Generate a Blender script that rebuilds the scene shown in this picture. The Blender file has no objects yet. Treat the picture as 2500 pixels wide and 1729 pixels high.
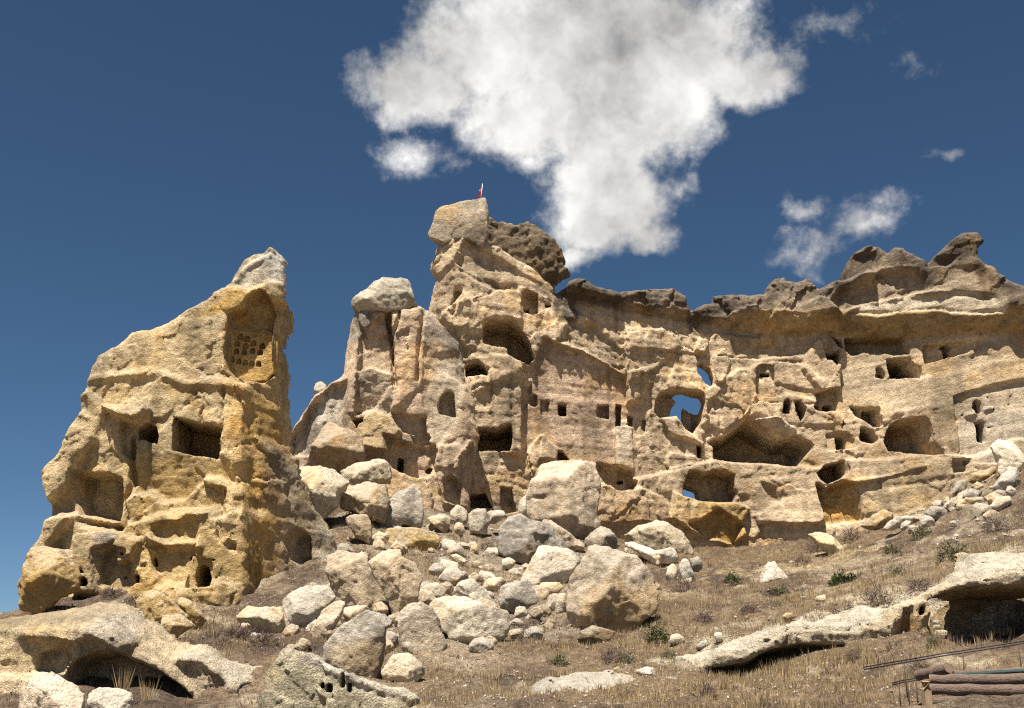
import bpy, bmesh, math, random, time
import numpy as np
from mathutils import Vector
T0 = time.time()
R = math.radians
scene = bpy.context.scene
COL = scene.collection

# ------------------------------------------------------------------ camera
PW, PH = 2500.0, 1729.0
FPX, PITCH = 2680.0, R(17.0)
cam_d = bpy.data.cameras.new('camera'); cam = bpy.data.objects.new('camera', cam_d); COL.objects.link(cam)
cam_d.sensor_width = 36.0; cam_d.lens = 36.0 * FPX / PW
cam_d.clip_start = 0.1; cam_d.clip_end = 20000
scene.cycles.use_denoising = False; scene.cycles.filter_width = 1.2; scene.cycles.max_bounces = 5; scene.cycles.diffuse_bounces = 2
cam.location = (0, 0, 0); cam.rotation_euler = (R(90) + PITCH, 0, 0)
scene.camera = cam

# ------------------------------------------------------------------ sun, sky, exposure
SUN_EL, SUN_AZ = R(66), R(-24)           # azimuth: 0 = behind the camera, negative = to the left
sv = Vector((math.sin(SUN_AZ) * math.cos(SUN_EL), -math.cos(SUN_AZ) * math.cos(SUN_EL), math.sin(SUN_EL)))
sun_d = bpy.data.lights.new('sun', 'SUN'); sun = bpy.data.objects.new('sun', sun_d); COL.objects.link(sun)
sun_d.energy = 5.0; sun_d.angle = R(0.5); sun_d.color = (1.0, 0.93, 0.82)
sun.rotation_euler = sv.to_track_quat('Z', 'Y').to_euler()
scene.view_settings.view_transform = 'Standard'; scene.view_settings.look = 'None'
scene.view_settings.exposure = 1.05; scene.view_settings.gamma = 1.0
scene.view_settings.use_curve_mapping = False

def px_dir(u, v):
    a, b = (u - PW / 2) / FPX, (PH / 2 - v) / FPX
    c, s = math.cos(PITCH), math.sin(PITCH)
    return Vector((a, c - b * s, s + b * c))

class NT:
    def __init__(s, tree): s.t = tree; s.n = tree.nodes; s.l = tree.links
    def add(s, typ, ins=None, **kw):
        n = s.n.new(typ)
        for k, v in kw.items(): setattr(n, k, v)
        for k, v in (ins or {}).items():
            if isinstance(v, bpy.types.NodeSocket): s.l.new(v, n.inputs[k])
            else: n.inputs[k].default_value = v
        return n
    def math(s, op, a, b=0.0, clamp=False):
        return s.add('ShaderNodeMath', {0: a, 1: b}, operation=op, use_clamp=clamp).outputs[0]
    def vmath(s, op, a, b=(0, 0, 0)):
        n = s.add('ShaderNodeVectorMath', {0: a, 1: b}, operation=op)
        return n.outputs['Value'] if op in ('LENGTH', 'DOT_PRODUCT', 'DISTANCE') else n.outputs[0]
    def noise(s, vec, scale, detail=6, rough=0.55, dist=0.0):
        return s.add('ShaderNodeTexNoise', {'Vector': vec, 'Scale': scale, 'Detail': detail, 'Roughness': rough, 'Distortion': dist})
    def mapr(s, v, a, b, c=0.0, d=1.0, smooth=False):
        return s.add('ShaderNodeMapRange', {0: v, 1: a, 2: b, 3: c, 4: d}, interpolation_type='SMOOTHSTEP' if smooth else 'LINEAR').outputs[0]
    def mix(s, f, a, b, blend='MIX'):
        n = s.add('ShaderNodeMix', data_type='RGBA', blend_type=blend)
        for k, v in (('Factor', f), ('A', a), ('B', b)):
            sock = [i for i in n.inputs if i.name == k and (i.type == 'RGBA' or (k == 'Factor' and i.type == 'VALUE'))][0]
            if isinstance(v, bpy.types.NodeSocket): s.l.new(v, sock)
            else: sock.default_value = v if k == 'Factor' else (*v, 1.0)[:4]
        return [o for o in n.outputs if o.type == 'RGBA'][0]

world = bpy.data.worlds.new('World'); scene.world = world; world.use_nodes = True
w = NT(world.node_tree); w.n.clear()
sky = w.add('ShaderNodeTexSky', sky_type='NISHITA', sun_disc=False)
sky.sun_elevation = SUN_EL; sky.sun_rotation = math.pi - SUN_AZ if False else math.atan2(sv.x, sv.y)
sky.altitude = 2500; sky.air_density = 0.8; sky.dust_density = 0.25; sky.ozone_density = 4.0
tc = w.add('ShaderNodeTexCoord')
dvec = tc.outputs['Generated']
dvec = w.vmath('NORMALIZE', dvec)
# clouds: soft puffs in given sky directions, broken up by noise (native photograph pixels -> directions)
wn = w.noise(dvec, 6.5, 4, 0.6)
wn2 = w.noise(dvec, 24.0, 3, 0.6)
warp = w.vmath('ADD', w.vmath('MULTIPLY', w.vmath('SUBTRACT', wn.outputs['Color'], (.5, .5, .5)), (.065, .065, .055)),
               w.vmath('MULTIPLY', w.vmath('SUBTRACT', wn2.outputs['Color'], (.5, .5, .5)), (.030, .030, .028)))
dw = w.vmath('ADD', dvec, warp)
PUFFS = [  # u, v, radius u, radius v (px), weight
 (1020, 215, 140, 95, 1), (1200, 130, 200, 150, 1), (1450, 120, 330, 210, 1.1), (1670, 110, 180, 150, 1), (1820, 190, 110, 85, .95),
 (1330, 270, 260, 110, 1), (1550, 270, 230, 140, 1), (1450, 430, 150, 110, 1), (1480, 360, 140, 95, 1),
 (1490, 500, 160, 100, 1.1), (1450, 570, 110, 80, .95), (1590, 585, 80, 40, .7), (1420, 640, 70, 45, .7), (1650, 455, 60, 36, .5),
 (1005, 385, 76, 50, .34), (1150, 320, 50, 40, .45), (2090, 545, 95, 46, .42), (2000, 600, 100, 40, .40), (1920, 645, 90, 34, .36), (2140, 490, 60, 36, .36), (1965, 510, 60, 24, .34),
 (2050, 60, 100, 40, .2), (2210, 130, 60, 22, .16), (2320, 365, 45, 14, .3),
 (1450, -140, 420, 200, 1.1), (900, -200, 200, 90, .8), (2300, -260, 260, 90, .7)]
mask = None
def puff(c, rad, wt):
    global mask
    q = w.vmath('MULTIPLY', w.vmath('SUBTRACT', dw, tuple(c)), (1 / rad[0], 1 / rad[0], 1 / rad[1]))
    m = w.math('MULTIPLY', w.math('SUBTRACT', 1.0, w.vmath('LENGTH', q)), wt)
    mask = m if mask is None else w.add('ShaderNodeMath', {0: mask, 1: m, 2: 0.12}, operation='SMOOTH_MAX').outputs[0]
for u, v, ru, rv, wt in PUFFS:
    d = px_dir(u, v).normalized(); puff(d, (1.2 * ru / FPX, 1.2 * rv / FPX), wt)
rc = random.Random(4)
for k in range(8):                       # the same kind of cloud over the rest of the sky
    az = R(48 + 264 * (k + rc.random() * .6) / 8); el = R(rc.uniform(18, 55))
    puff(Vector((math.sin(az) * math.cos(el), math.cos(az) * math.cos(el), math.sin(el))), (rc.uniform(.14, .28), rc.uniform(.08, .15)), .9)
fine = w.noise(dvec, 19.0, 6, 0.68)
dens = w.math('ADD', mask, w.math('MULTIPLY', w.math('SUBTRACT', fine.outputs[0], 0.5), 1.1))
alpha = w.mapr(dens, 0.02, 0.58, 0, 1, True)
shade = w.noise(w.vmath('ADD', dw, (3.1, 1.7, .4)), 9.0, 4, 0.6)
bright = w.mapr(w.math('ADD', shade.outputs[0], w.math('MULTIPLY', w.math('SUBTRACT', fine.outputs[0], .5), .38)), 0.20, 0.74, 0.0, 1.0)
cc = w.mix(bright, (0.13, 0.13, 0.132), (0.58, 0.57, 0.55))
skyc = w.add('ShaderNodeHueSaturation', {'Hue': 0.492, 'Saturation': 1.06, 'Value': 1.0, 'Color': sky.outputs[0]}).outputs[0]
skyc = w.mix(1.0, skyc, (0.0385, 0.0385, 0.0385), 'MULTIPLY')
final = w.mix(alpha, skyc, cc)
world.cycles.sampling_method = 'MANUAL'; world.cycles.sample_map_resolution = 256
bg = w.add('ShaderNodeBackground', {'Color': final, 'Strength': 1.0})
out = w.add('ShaderNodeOutputWorld', {'Surface': bg.outputs[0]})

# ------------------------------------------------------------------ helpers
ZT = {'A': (0, 600, .34662), 'B': (0, 1000, .34662), 'C': (0, 1229, .34662), 'D': (700, 600, .34662), 'E': (700, 1000, .34662),
      'F': (700, 1229, .34662), 'G': (1000, 450, .21664), 'H': (1200, 650, .34662), 'I': (1700, 550, .34662), 'J': (1700, 850, .34662),
      'K': (1400, 1050, .25997), 'L': (1400, 1229, .31334), 'M': (1900, 1229, .31332), 'O': (0, 0, 1.08319), 'N': (0, 0, 1.0)}
def zp(tag, pts):
    a, b, s = ZT[tag]
    return [(a + x * s, b + y * s) for x, y in pts]

def P(u, v, Y):
    d = px_dir(u, v); t = Y / d.y
    return Vector((d.x * t, Y, d.z * t))

def _h(ix, iy, iz, seed):
    n = (ix.astype(np.int64) * 374761393 + iy.astype(np.int64) * 668265263 + iz.astype(np.int64) * 2147483647 + seed * 1274126177) & 0xFFFFFFFF
    n = ((n ^ (n >> 13)) * 1274126177) & 0xFFFFFFFF
    n = ((n ^ (n >> 15)) * 2246822519) & 0xFFFFFFFF
    return ((n ^ (n >> 16)) & 0xFFFFFF).astype(np.float32) / 16777215.0

def vnoise(x, y, z, seed=0):
    ix, iy, iz = np.floor(x), np.floor(y), np.floor(z)
    fx, fy, fz = x - ix, y - iy, z - iz
    fx = fx * fx * (3 - 2 * fx); fy = fy * fy * (3 - 2 * fy); fz = fz * fz * (3 - 2 * fz)
    r = 0
    for a in (0, 1):
        for b in (0, 1):
            for c in (0, 1):
                r = r + _h(ix + a, iy + b, iz + c, seed) * (fx if a else 1 - fx) * (fy if b else 1 - fy) * (fz if c else 1 - fz)
    return r * 2 - 1

def fbm(x, y, z, scale, octs, seed=0, gain=.5):
    r, amp = 0, 1.0
    for o in range(octs):
        r = r + amp * vnoise(x / scale + o * 7.3, y / scale + o * 3.1, z / scale + o * 5.7, seed + o)
        scale *= .5; amp *= gain
    return r

def facet2(x, z, cell, seed=0, tilt=1.0, aniso=1.0):
    """piecewise planar chips: nearest jittered cell, random height and slope; returns value and F2-F1"""
    xs, zs = x / cell, z / cell / aniso
    ix, iz = np.floor(xs), np.floor(zs)
    best = np.full(x.shape, 9.0, np.float32); sec = best.copy(); val = np.zeros(x.shape, np.float32)
    o = np.zeros_like(ix)
    for a in (-1, 0, 1):
        for b in (-1, 0, 1):
            cx, cz = ix + a, iz + b
            px = cx + _h(cx, cz, o, seed); pz = cz + _h(cx, cz, o, seed + 1)
            dx, dz = xs - px, zs - pz
            d = dx * dx + dz * dz
            v = (_h(cx, cz, o, seed + 2) - .5) * .8 + tilt * ((_h(cx, cz, o, seed + 3) - .5) * dx + (_h(cx, cz, o, seed + 4) - .5) * dz)
            m = d < best
            sec = np.where(m, best, np.minimum(sec, d)); val = np.where(m, v, val); best = np.where(m, d, best)
    return val, np.sqrt(sec) - np.sqrt(best)

def poly_sd(poly, X, Z):
    p = np.asarray(poly, np.float32); n = len(p)
    d = np.full(X.shape, 1e9, np.float32); inside = np.zeros(X.shape, bool)
    for i in range(n):
        ax, az = p[i]; bx, bz = p[(i + 1) % n]
        ex, ez = bx - ax, bz - az
        wx, wz = X - ax, Z - az
        t = np.clip((wx * ex + wz * ez) / (ex * ex + ez * ez + 1e-9), 0, 1)
        dx, dz = wx - ex * t, wz - ez * t
        d = np.minimum(d, dx * dx + dz * dz)
        c = ((az > Z) != (bz > Z)) & (X < ex * (Z - az) / (ez if abs(ez) > 1e-9 else 1e-9) + ax)
        inside ^= c
    d = np.sqrt(d)
    return np.where(inside, -d, d)

def sstep(t):
    t = np.clip(t, 0, 1); return t * t * (3 - 2 * t)

def surface_nets(F, org, h):
    s = F < 0
    nx, ny, nz = F.shape
    cnt = np.zeros((nx - 1, ny - 1, nz - 1), np.int8)
    for a in (0, 1):
        for b in (0, 1):
            for c in (0, 1):
                cnt += s[a:nx - 1 + a, b:ny - 1 + b, c:nz - 1 + c]
    act = (cnt > 0) & (cnt < 8)
    ci, cj, ck = np.nonzero(act)
    idx = np.full(act.shape, -1, np.int32); idx[ci, cj, ck] = np.arange(len(ci))
    acc = np.zeros((len(ci), 3), np.float32); num = np.zeros(len(ci), np.float32)
    corners = [(a, b, c) for a in (0, 1) for b in (0, 1) for c in (0, 1)]
    val = {c: F[ci + c[0], cj + c[1], ck + c[2]] for c in corners}
    for c in corners:
        for ax in range(3):
            if c[ax] == 0:
                e = list(c); e[ax] = 1; e = tuple(e)
                v0, v1 = val[c], val[e]
                m = (v0 < 0) != (v1 < 0)
                t = np.where(m, v0 / np.where(m, v0 - v1, 1), 0)
                for k in range(3):
                    acc[:, k] += np.where(m, c[k] + (t if k == ax else 0), 0)
                num += m
    pos = acc / num[:, None] + np.stack([ci, cj, ck], 1)
    verts = pos * h + np.asarray(org, np.float32)
    quads = []
    for ax in range(3):
        lo = [slice(1, -1)] * 3; hi = [slice(1, -1)] * 3
        lo[ax] = slice(0, -1); hi[ax] = slice(1, None)
        s0, s1 = s[tuple(lo)], s[tuple(hi)]
        b, c = [(1, 2), (2, 0), (0, 1)][ax]
        for flip in (0, 1):
            e = np.argwhere((s0 & ~s1) if not flip else (~s0 & s1))
            if not len(e): continue
            e = e.copy(); off = [1, 1, 1]; off[ax] = 0; e += np.array(off)
            def g(db, dc):
                q = e.copy(); q[:, b] -= db; q[:, c] -= dc
                return idx[q[:, 0], q[:, 1], q[:, 2]]
            qd = [g(1, 1), g(0, 1), g(0, 0), g(1, 0)]
            if flip: qd = qd[::-1]
            quads.append(np.stack(qd, 1))
    q = np.concatenate(quads)
    return verts, q[(q >= 0).all(1)]

def vnormals(v, q):
    n = np.cross(v[q[:, 2]] - v[q[:, 0]], v[q[:, 3]] - v[q[:, 1]])
    out = np.zeros_like(v)
    for k in range(4):
        for a in range(3): out[:, a] += np.bincount(q[:, k], n[:, a], len(v))
    return out / (np.linalg.norm(out, axis=1, keepdims=True) + 1e-9)

def to_mesh(name, v, q, col=None, smooth=True):
    me = bpy.data.meshes.new(name)
    k = q.shape[1]
    me.vertices.add(len(v)); me.vertices.foreach_set('co', np.ascontiguousarray(v, np.float32).ravel())
    me.loops.add(q.size); me.loops.foreach_set('vertex_index', np.ascontiguousarray(q, np.int32).ravel())
    me.polygons.add(len(q)); me.polygons.foreach_set('loop_start', np.arange(0, q.size, k, dtype=np.int32))
    me.polygons.foreach_set('loop_total', np.full(len(q), k, np.int32))
    me.update(calc_edges=True)
    if smooth: me.polygons.foreach_set('use_smooth', np.ones(len(q), bool))
    if col is not None:
        at = me.color_attributes.new('tone', 'FLOAT_COLOR', 'POINT')
        c4 = np.ones((len(v), 4), np.float32); c4[:, :3] = col[:, :3]
        at.data.foreach_set('color', c4.ravel())
    return me

def sub_mesh(v, q, c, sel):
    qs = q[sel]; used, inv = np.unique(qs, return_inverse=True)
    return v[used], inv.reshape(qs.shape), c[used]

def link(name, data, parent=None, mat=None, loc=None):
    o = bpy.data.objects.new(name, data); COL.objects.link(o)
    if parent: o.parent = parent
    if mat and data and not data.materials: data.materials.append(mat)
    if loc is not None: o.location = loc
    return o

def tag(o, label=None, cat=None, group=None, kind=None):
    if label: o['label'] = label
    if cat: o['category'] = cat
    if group: o['group'] = group
    if kind: o['kind'] = kind
    return o

# ------------------------------------------------------------------ materials
def rock_mat(name, bump=1.0, crust=0.0, contrast=1.0, scale=1.0):
    """colour comes from the vertex 'tone' (the stone's own colour and stains); grain, pits and lichen are procedural"""
    m = bpy.data.materials.new(name); m.use_nodes = True
    t = NT(m.node_tree); t.n.clear()
    tc = t.add('ShaderNodeTexCoord'); p = t.vmath('MULTIPLY', tc.outputs['Object'], (scale,) * 3)
    col = t.add('ShaderNodeAttribute', attribute_name='tone').outputs['Color']
    n2 = t.noise(p, 2.1, 6, .70); n3 = t.noise(p, 13.0, 3, .72)
    v2 = t.mapr(n2.outputs[0], .3, .7, 1 - .42 * contrast, 1 + .40 * contrast); v3 = t.mapr(n3.outputs[0], .3, .7, 1 - .42 * contrast, 1 + .38 * contrast)
    hs = t.vmath('SCALE', col); t.l.new(t.math('MULTIPLY', v2, v3), hs.node.inputs['Scale'])
    c = hs
    if crust:                                  # grey lichen crust on weathered upper faces
        geo = t.add('ShaderNodeNewGeometry')
        nz = t.add('ShaderNodeSeparateXYZ', {0: geo.outputs['Normal']}).outputs['Z']
        f = t.math('ADD', nz, t.math('MULTIPLY', t.math('SUBTRACT', n2.outputs[0], .5), 2.2))
        f = t.mapr(f, .15, .6, 0, crust, True)
        spec = t.mix(t.mapr(n3.outputs[0], .36, .60), (.15, .135, .115), (.60, .56, .48))
        c = t.mix(f, c, spec)
    n4 = t.noise(p, 4.6, 4, .74)
    vo = t.add('ShaderNodeTexVoronoi', {'Vector': t.vmath('ADD', p, t.vmath('MULTIPLY', n2.outputs['Color'], (.22, .22, .22))), 'Scale': 2.4}, feature='F1')
    chip = t.vmath('DOT_PRODUCT', t.vmath('SUBTRACT', p, vo.outputs['Position']), t.vmath('SUBTRACT', vo.outputs['Color'], (.5, .5, .5)))
    hgt = t.math('ADD', t.math('MULTIPLY', n4.outputs[0], .34), t.math('MULTIPLY', n3.outputs[0], .15))
    hgt = t.math('ADD', hgt, t.math('MULTIPLY', chip, .42))
    bp = t.add('ShaderNodeBump', {'Strength': .9 * bump, 'Distance': .6, 'Height': hgt})
    bs = t.add('ShaderNodeBsdfPrincipled', {'Base Color': c, 'Roughness': .95, 'Normal': bp.outputs[0]})
    bs.inputs['Specular IOR Level'].default_value = .1
    t.add('ShaderNodeOutputMaterial', {'Surface': bs.outputs[0]})
    return m

def weather(v, col, seed, streak=.3, layers=0.0, ochre=.5):
    """patchy staining of the stone itself, worked into the vertex tone"""
    x, y, z = v[:, 0], v[:, 1], v[:, 2]
    k = 1 + .26 * fbm(x, y, z, 3.2, 4, seed, .6)
    k *= 1 - streak * sstep(fbm(x * 1.0, y * 1.0, z * .07, .8, 3, seed + 5) * 1.5 - .1)
    if layers: k *= 1 + layers * fbm(x * .03, y * .03, z + .25 * fbm(x, y, z, 6, 2, seed + 8), .8, 4, seed + 6, .7)
    c = col * k[:, None]
    o = sstep(fbm(x, y, z, 2.4, 4, seed + 9, .55) * 1.6 - .35) * ochre
    c = c * (1 - o[:, None] * np.array([[-.10, .08, .38]], np.float32))
    return np.clip(c, .01, .9).astype(np.float32)

def plain_mat(name, col, rough=.8, var=.25, scale=6.0, bump=.2, stretch=(1, 1, 1), spec=.3, metal=0):
    m = bpy.data.materials.new(name); m.use_nodes = True
    t = NT(m.node_tree); t.n.clear()
    tc = t.add('ShaderNodeTexCoord'); p = t.vmath('MULTIPLY', tc.outputs['Object'], stretch)
    n = t.noise(p, scale, 6, .65)
    c = t.vmath('SCALE', (*col,)); t.l.new(t.mapr(n.outputs[0], .3, .7, 1 - var, 1 + var), c.node.inputs['Scale'])
    bp = t.add('ShaderNodeBump', {'Strength': bump, 'Distance': .05, 'Height': n.outputs[0]})
    bs = t.add('ShaderNodeBsdfPrincipled', {'Base Color': c, 'Roughness': rough, 'Metallic': metal, 'Normal': bp.outputs[0]})
    bs.inputs['Specular IOR Level'].default_value = spec
    t.add('ShaderNodeOutputMaterial', {'Surface': bs.outputs[0]})
    return m

M_TOWER = rock_mat('yellow_tuff', .95, .25, .75)
M_CLIFF = rock_mat('tan_tuff', .95, .12, .75)
M_BOULD = rock_mat('boulder_tuff', .7, .38, .65, 1.3)
M_LEDGE = rock_mat('pale_tuff', 1.1, .10, 1.0, 1.5)

TAN = (.47, .345, .235); OCHRE = (.50, .33, .13); GREY = (.30, .265, .215); WHITE = (.66, .58, .46); DARK = (.17, .13, .095)
PINK = (.49, .36, .26); GOLD = (.46, .30, .12)

# ------------------------------------------------------------------ rock masses carved from a volume
class Mass:
    def __init__(s, name, outline, Yk, h, front, thick, seed, base=TAN, vref=950, margin=1.2, rnd=1.5, amp=.35, dyf=None):
        s.name, s.h, s.front, s.thick, s.seed, s.rnd = name, h, front, thick, seed, rnd
        kn = sorted((P(u, vref, Y).x, Y) for u, Y in Yk)
        s.kx = np.array([k[0] for k in kn]); s.ky = np.array([k[1] for k in kn])
        s.dyf = dyf; s.outl = s.W([q if len(q) > 2 else (q[0], q[1], .75 * rnd + (dyf(*q) if dyf else 0)) for q in outline]); o = np.array(s.outl)
        x0, z0 = o.min(0) - margin; x1, z1 = o.max(0) + margin
        s.nx, s.nz = int((x1 - x0) / h) + 2, int((z1 - z0) / h) + 2
        s.x = x0 + np.arange(s.nx) * h; s.z = z0 + np.arange(s.nz) * h
        s.X, s.Z = [a.astype(np.float32) for a in np.meshgrid(s.x, s.z, indexing='ij')]
        s.S = poly_sd(s.outl, s.X, s.Z)
        zz = np.zeros_like(s.X)
        s.jit = fbm(s.X, zz, s.Z, 1.6, 4, seed + 50) * .16
        s.S = s.S + fbm(s.X, zz, s.Z, 1.5, 4, seed + 51, .6) * .09
        s.D = np.zeros_like(s.X); s.A = np.full_like(s.X, amp); s.C = np.zeros((s.nx, s.nz, 3), np.float32) + np.array(base, np.float32)
        s.cn = fbm(s.X, zz, s.Z, 2.2, 4, seed + 60)
        s.caves = []; s.regions = []; s.back = {}
    def Yf(s, x):
        # smooth interpolation of facade knots
        if len(s.kx) == 1: return np.full_like(np.asarray(x, np.float32), s.ky[0])
        x = np.asarray(x, np.float64); r = 0
        for o in (-3, -1.5, 0, 1.5, 3): r = r + np.interp(x + o, s.kx, s.ky)
        return (r / 5).astype(np.float32)
    def W(s, pts, dy=0.0):
        """native photograph pixels -> (x, z) on this rock's facade; dy shifts the facade in depth"""
        out = []
        for q in pts:
            u, v = q[0], q[1]; e = q[2] if len(q) > 2 else dy + (s.dyf(u, v) if s.dyf else 0)
            Y = float(s.ky.mean())
            for _ in range(5):
                p = P(u, v, Y + e); Y = float(s.Yf(np.array([p.x]))[0])
            out.append((p.x, p.z))
        return out
    def m(s, tagc, pts, soft=.3, jit=1.0, dy=0.0):
        sd = poly_sd(s.W(zp(tagc, pts), dy), s.X, s.Z) + s.jit * jit
        return sstep(.5 - sd / max(soft, 1e-3))
    def off(s, t, pts, d, soft=.35, gx=0, gz=0, amp=None, col=None, cs=.8, jit=1.0, dy=0.0):
        mk = s.m(t, pts, soft, jit, dy)
        W = np.array(s.W(zp(t, pts), dy)); c = W.mean(0)
        s.D += mk * (d + gx * (s.X - c[0]) + gz * (s.Z - c[1]))
        if amp is not None: s.A = s.A * (1 - mk) + amp * mk
        if col is not None: s.color(t, pts, col, cs, max(soft, .4), dy=dy)
        return s
    def color(s, t, pts, col, k=.8, soft=1.0, nz=.5, dy=0.0):
        mk = s.m(t, pts, soft, 2.0, dy) * k * np.clip(1 + nz * s.cn, 0, 1.2)
        mk = np.clip(mk, 0, 1)[..., None]
        s.C = s.C * (1 - mk) + mk * np.array(col, np.float32)
    def line(s, t, pts, width, d, soft=None):
        """a groove (d>0) or rib (d<0) along a polyline"""
        W = s.W(zp(t, pts)); best = np.full_like(s.X, 1e9)
        for (ax, az), (bx, bz) in zip(W[:-1], W[1:]):
            ex, ez = bx - ax, bz - az
            tt = np.clip(((s.X - ax) * ex + (s.Z - az) * ez) / (ex * ex + ez * ez), 0, 1)
            best = np.minimum(best, np.hypot(s.X - ax - ex * tt, s.Z - az - ez * tt))
        s.D += d * sstep(1 - (best + s.jit * .5) / width)
    def cave(s, t, pts, depth, kind='cave_room', taper=0.0, jit=.35, dy=0.0, rise=0.0):
        s.caves.append((s.W(zp(t, pts), dy), depth, kind, taper, jit, rise))
    def region(s, t, pts, kind, dy=0.0):
        s.regions.append((s.W(zp(t, pts), dy), kind))
    def build(s, mat, label, cat, facets=((3.0, .55), (1.3, .24), (.5, .09)), strata=0.0, disp=.05, extra=None, streak=.3, layers=0.0, ochre=.5, parent=None):
        h = s.h; X, Z = s.X, s.Z; zz = np.zeros_like(X)
        r = s.rnd
        t = np.clip(-s.S / r, 0, 1); s.D += r * .85 * (1 - np.sqrt(np.clip(1 - (1 - t) ** 2, 0, 1)))
        wx = X + fbm(X, zz, Z, 1.3, 4, s.seed + 7, .6) * .28; wz = Z + fbm(X, zz + 9, Z, 1.3, 4, s.seed + 8, .6) * .28
        for i, (cell, a) in enumerate(facets):
            f, e = facet2(wx, wz, cell, s.seed + 11 * i, 1.7, 1.35)
            s.D += s.A * a * 2 * f
            if i < 2: s.D += s.A * (.5, .3)[i] * sstep(1 - e / (.05, .07)[i]) * sstep(fbm(X, zz, Z, cell * 1.5, 2, s.seed + 17 + i) * 2)   # open joints
        s.D += s.A * .09 * np.abs(fbm(X, zz, Z, .9, 4, s.seed + 3, .6))
        s.D += s.A * .20 * fbm(X, zz, Z * .16, .55, 3, s.seed + 6)                       # runnels down the face
        s.D += .10 * fbm(X, zz, Z, 6.0, 2, s.seed + 4)
        if strata: s.D += strata * fbm(zz + X * .02, zz, Z * 1.0, .9, 4, s.seed + 5, .65)
        y = np.arange(s.front, s.thick + 1.0, h, dtype=np.float32); ny = len(y)
        B = s.thick * np.sqrt(np.clip(-s.S / (s.thick * .5), 0, 1))
        if extra is not None: B = extra(s, B)
        B = np.maximum(B, np.where(s.S < 0, s.D + .5, -9))
        Y3 = y[None, :, None]
        F = np.maximum(s.D[:, None, :] - Y3, Y3 - B[:, None, :])
        F = np.maximum(F, s.S[:, None, :])
        info = []
        for poly, depth, kind, taper, jit, rise in s.caves:
            a = np.array(poly); mg = 1.0
            i0, i1 = np.searchsorted(s.x, [a[:, 0].min() - mg, a[:, 0].max() + mg]); k0, k1 = np.searchsorted(s.z, [a[:, 1].min() - mg, a[:, 1].max() + mg])
            i0, k0 = max(i0, 0), max(k0, 0)
            if i1 - i0 < 2 or k1 - k0 < 2: continue
            xs, zs = X[i0:i1, k0:k1], Z[i0:i1, k0:k1]
            sd = poly_sd(poly, xs, zs) + s.jit[i0:i1, k0:k1] * jit
            dm = float(np.mean(s.D[i0:i1, k0:k1][sd < .2])) if (sd < .2).any() else 0.0
            bw = dm + depth + .12 * fbm(xs, xs * 0, zs, 1.0, 3, s.seed + 91)
            rel = np.clip(Y3 - dm, 0, 50)
            c = np.maximum(sd[:, None, :] + taper * rel, (Y3 - bw[:, None, :]))
            F[i0:i1, :, k0:k1] = np.maximum(F[i0:i1, :, k0:k1], -c)
            info.append((poly, sd, dm, depth, kind, (i0, i1, k0, k1), taper)); s.back[kind] = dm + depth
        # close the volume on its border
        F[0] = F[-1] = .5; F[:, 0] = F[:, -1] = .5; F[:, :, 0] = F[:, :, -1] = .5
        v, q = surface_nets(F, (s.x[0], y[0], s.z[0]), h)
        del F
        fc = v[q].mean(1)
        ii = np.clip(((fc[:, 0] - s.x[0]) / h + .5).astype(int), 0, s.nx - 1); kk = np.clip(((fc[:, 2] - s.z[0]) / h + .5).astype(int), 0, s.nz - 1)
        lab = np.zeros(len(q), int); kinds = ['rock_face']
        for poly, kind in s.regions:
            a = np.array(poly); bb = (fc[:, 0] > a[:, 0].min()) & (fc[:, 0] < a[:, 0].max()) & (fc[:, 2] > a[:, 1].min()) & (fc[:, 2] < a[:, 1].max())
            id_ = np.nonzero(bb)[0]; ins = poly_sd(poly, fc[id_, 0], fc[id_, 2]) < 0
            kinds.append(kind); lab[id_[ins]] = len(kinds) - 1
        for poly, sd, dm, depth, kind, (i0, i1, k0, k1), taper in info:
            bb = (ii >= i0) & (ii < i1) & (kk >= k0) & (kk < k1)
            id_ = np.nonzero(bb)[0]
            ins = (sd[ii[id_] - i0, kk[id_] - k0] < h * .8) & (fc[id_, 1] > s.D[ii[id_], kk[id_]] + h * .6) & (fc[id_, 1] < dm + depth + .5)
            if ins.sum() > 6:
                kinds.append(kind); lab[id_[ins]] = len(kinds) - 1
        n = vnormals(v, q)
        vi = np.clip(((v[:, 0] - s.x[0]) / h + .5).astype(int), 0, s.nx - 1); vk = np.clip(((v[:, 2] - s.z[0]) / h + .5).astype(int), 0, s.nz - 1)
        col = s.C[vi, vk]
        v = v + n * (disp * (.5 * fbm(v[:, 0], v[:, 1], v[:, 2], .45, 3, s.seed + 21, .7) + facet2(v[:, 0] + v[:, 1] * .7, v[:, 2] + v[:, 1] * .4, .55, s.seed + 22, 1.5)[0]))[:, None]
        col = weather(v, col, s.seed + 31, streak, layers, ochre)
        v[:, 1] += s.Yf(v[:, 0])
        base = Vector((float(np.mean(s.x)), float(s.Yf(np.array([np.mean(s.x)]))[0]), float(s.z[0])))
        if parent is None:
            root = link(s.name, None, loc=base); tag(root, label, cat); root.empty_display_size = .5; s.base = base
        else: root, base = parent
        v = v - np.array(base, np.float32)
        if parent is not None:
            a, b, c = sub_mesh(v, q, col, lab == 0)
            root = link(s.name, to_mesh(s.name, a, b, c), root, mat); lab[lab == 0] = -1
        for L, kind in enumerate(kinds):
            sel = lab == L
            if not sel.any(): continue
            a, b, c = sub_mesh(v, q, col, sel)
            link(kind, to_mesh(kind, a, b, c), root, mat)
        print(s.name, len(q), 'quads', round(time.time() - T0, 1))
        return root

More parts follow.
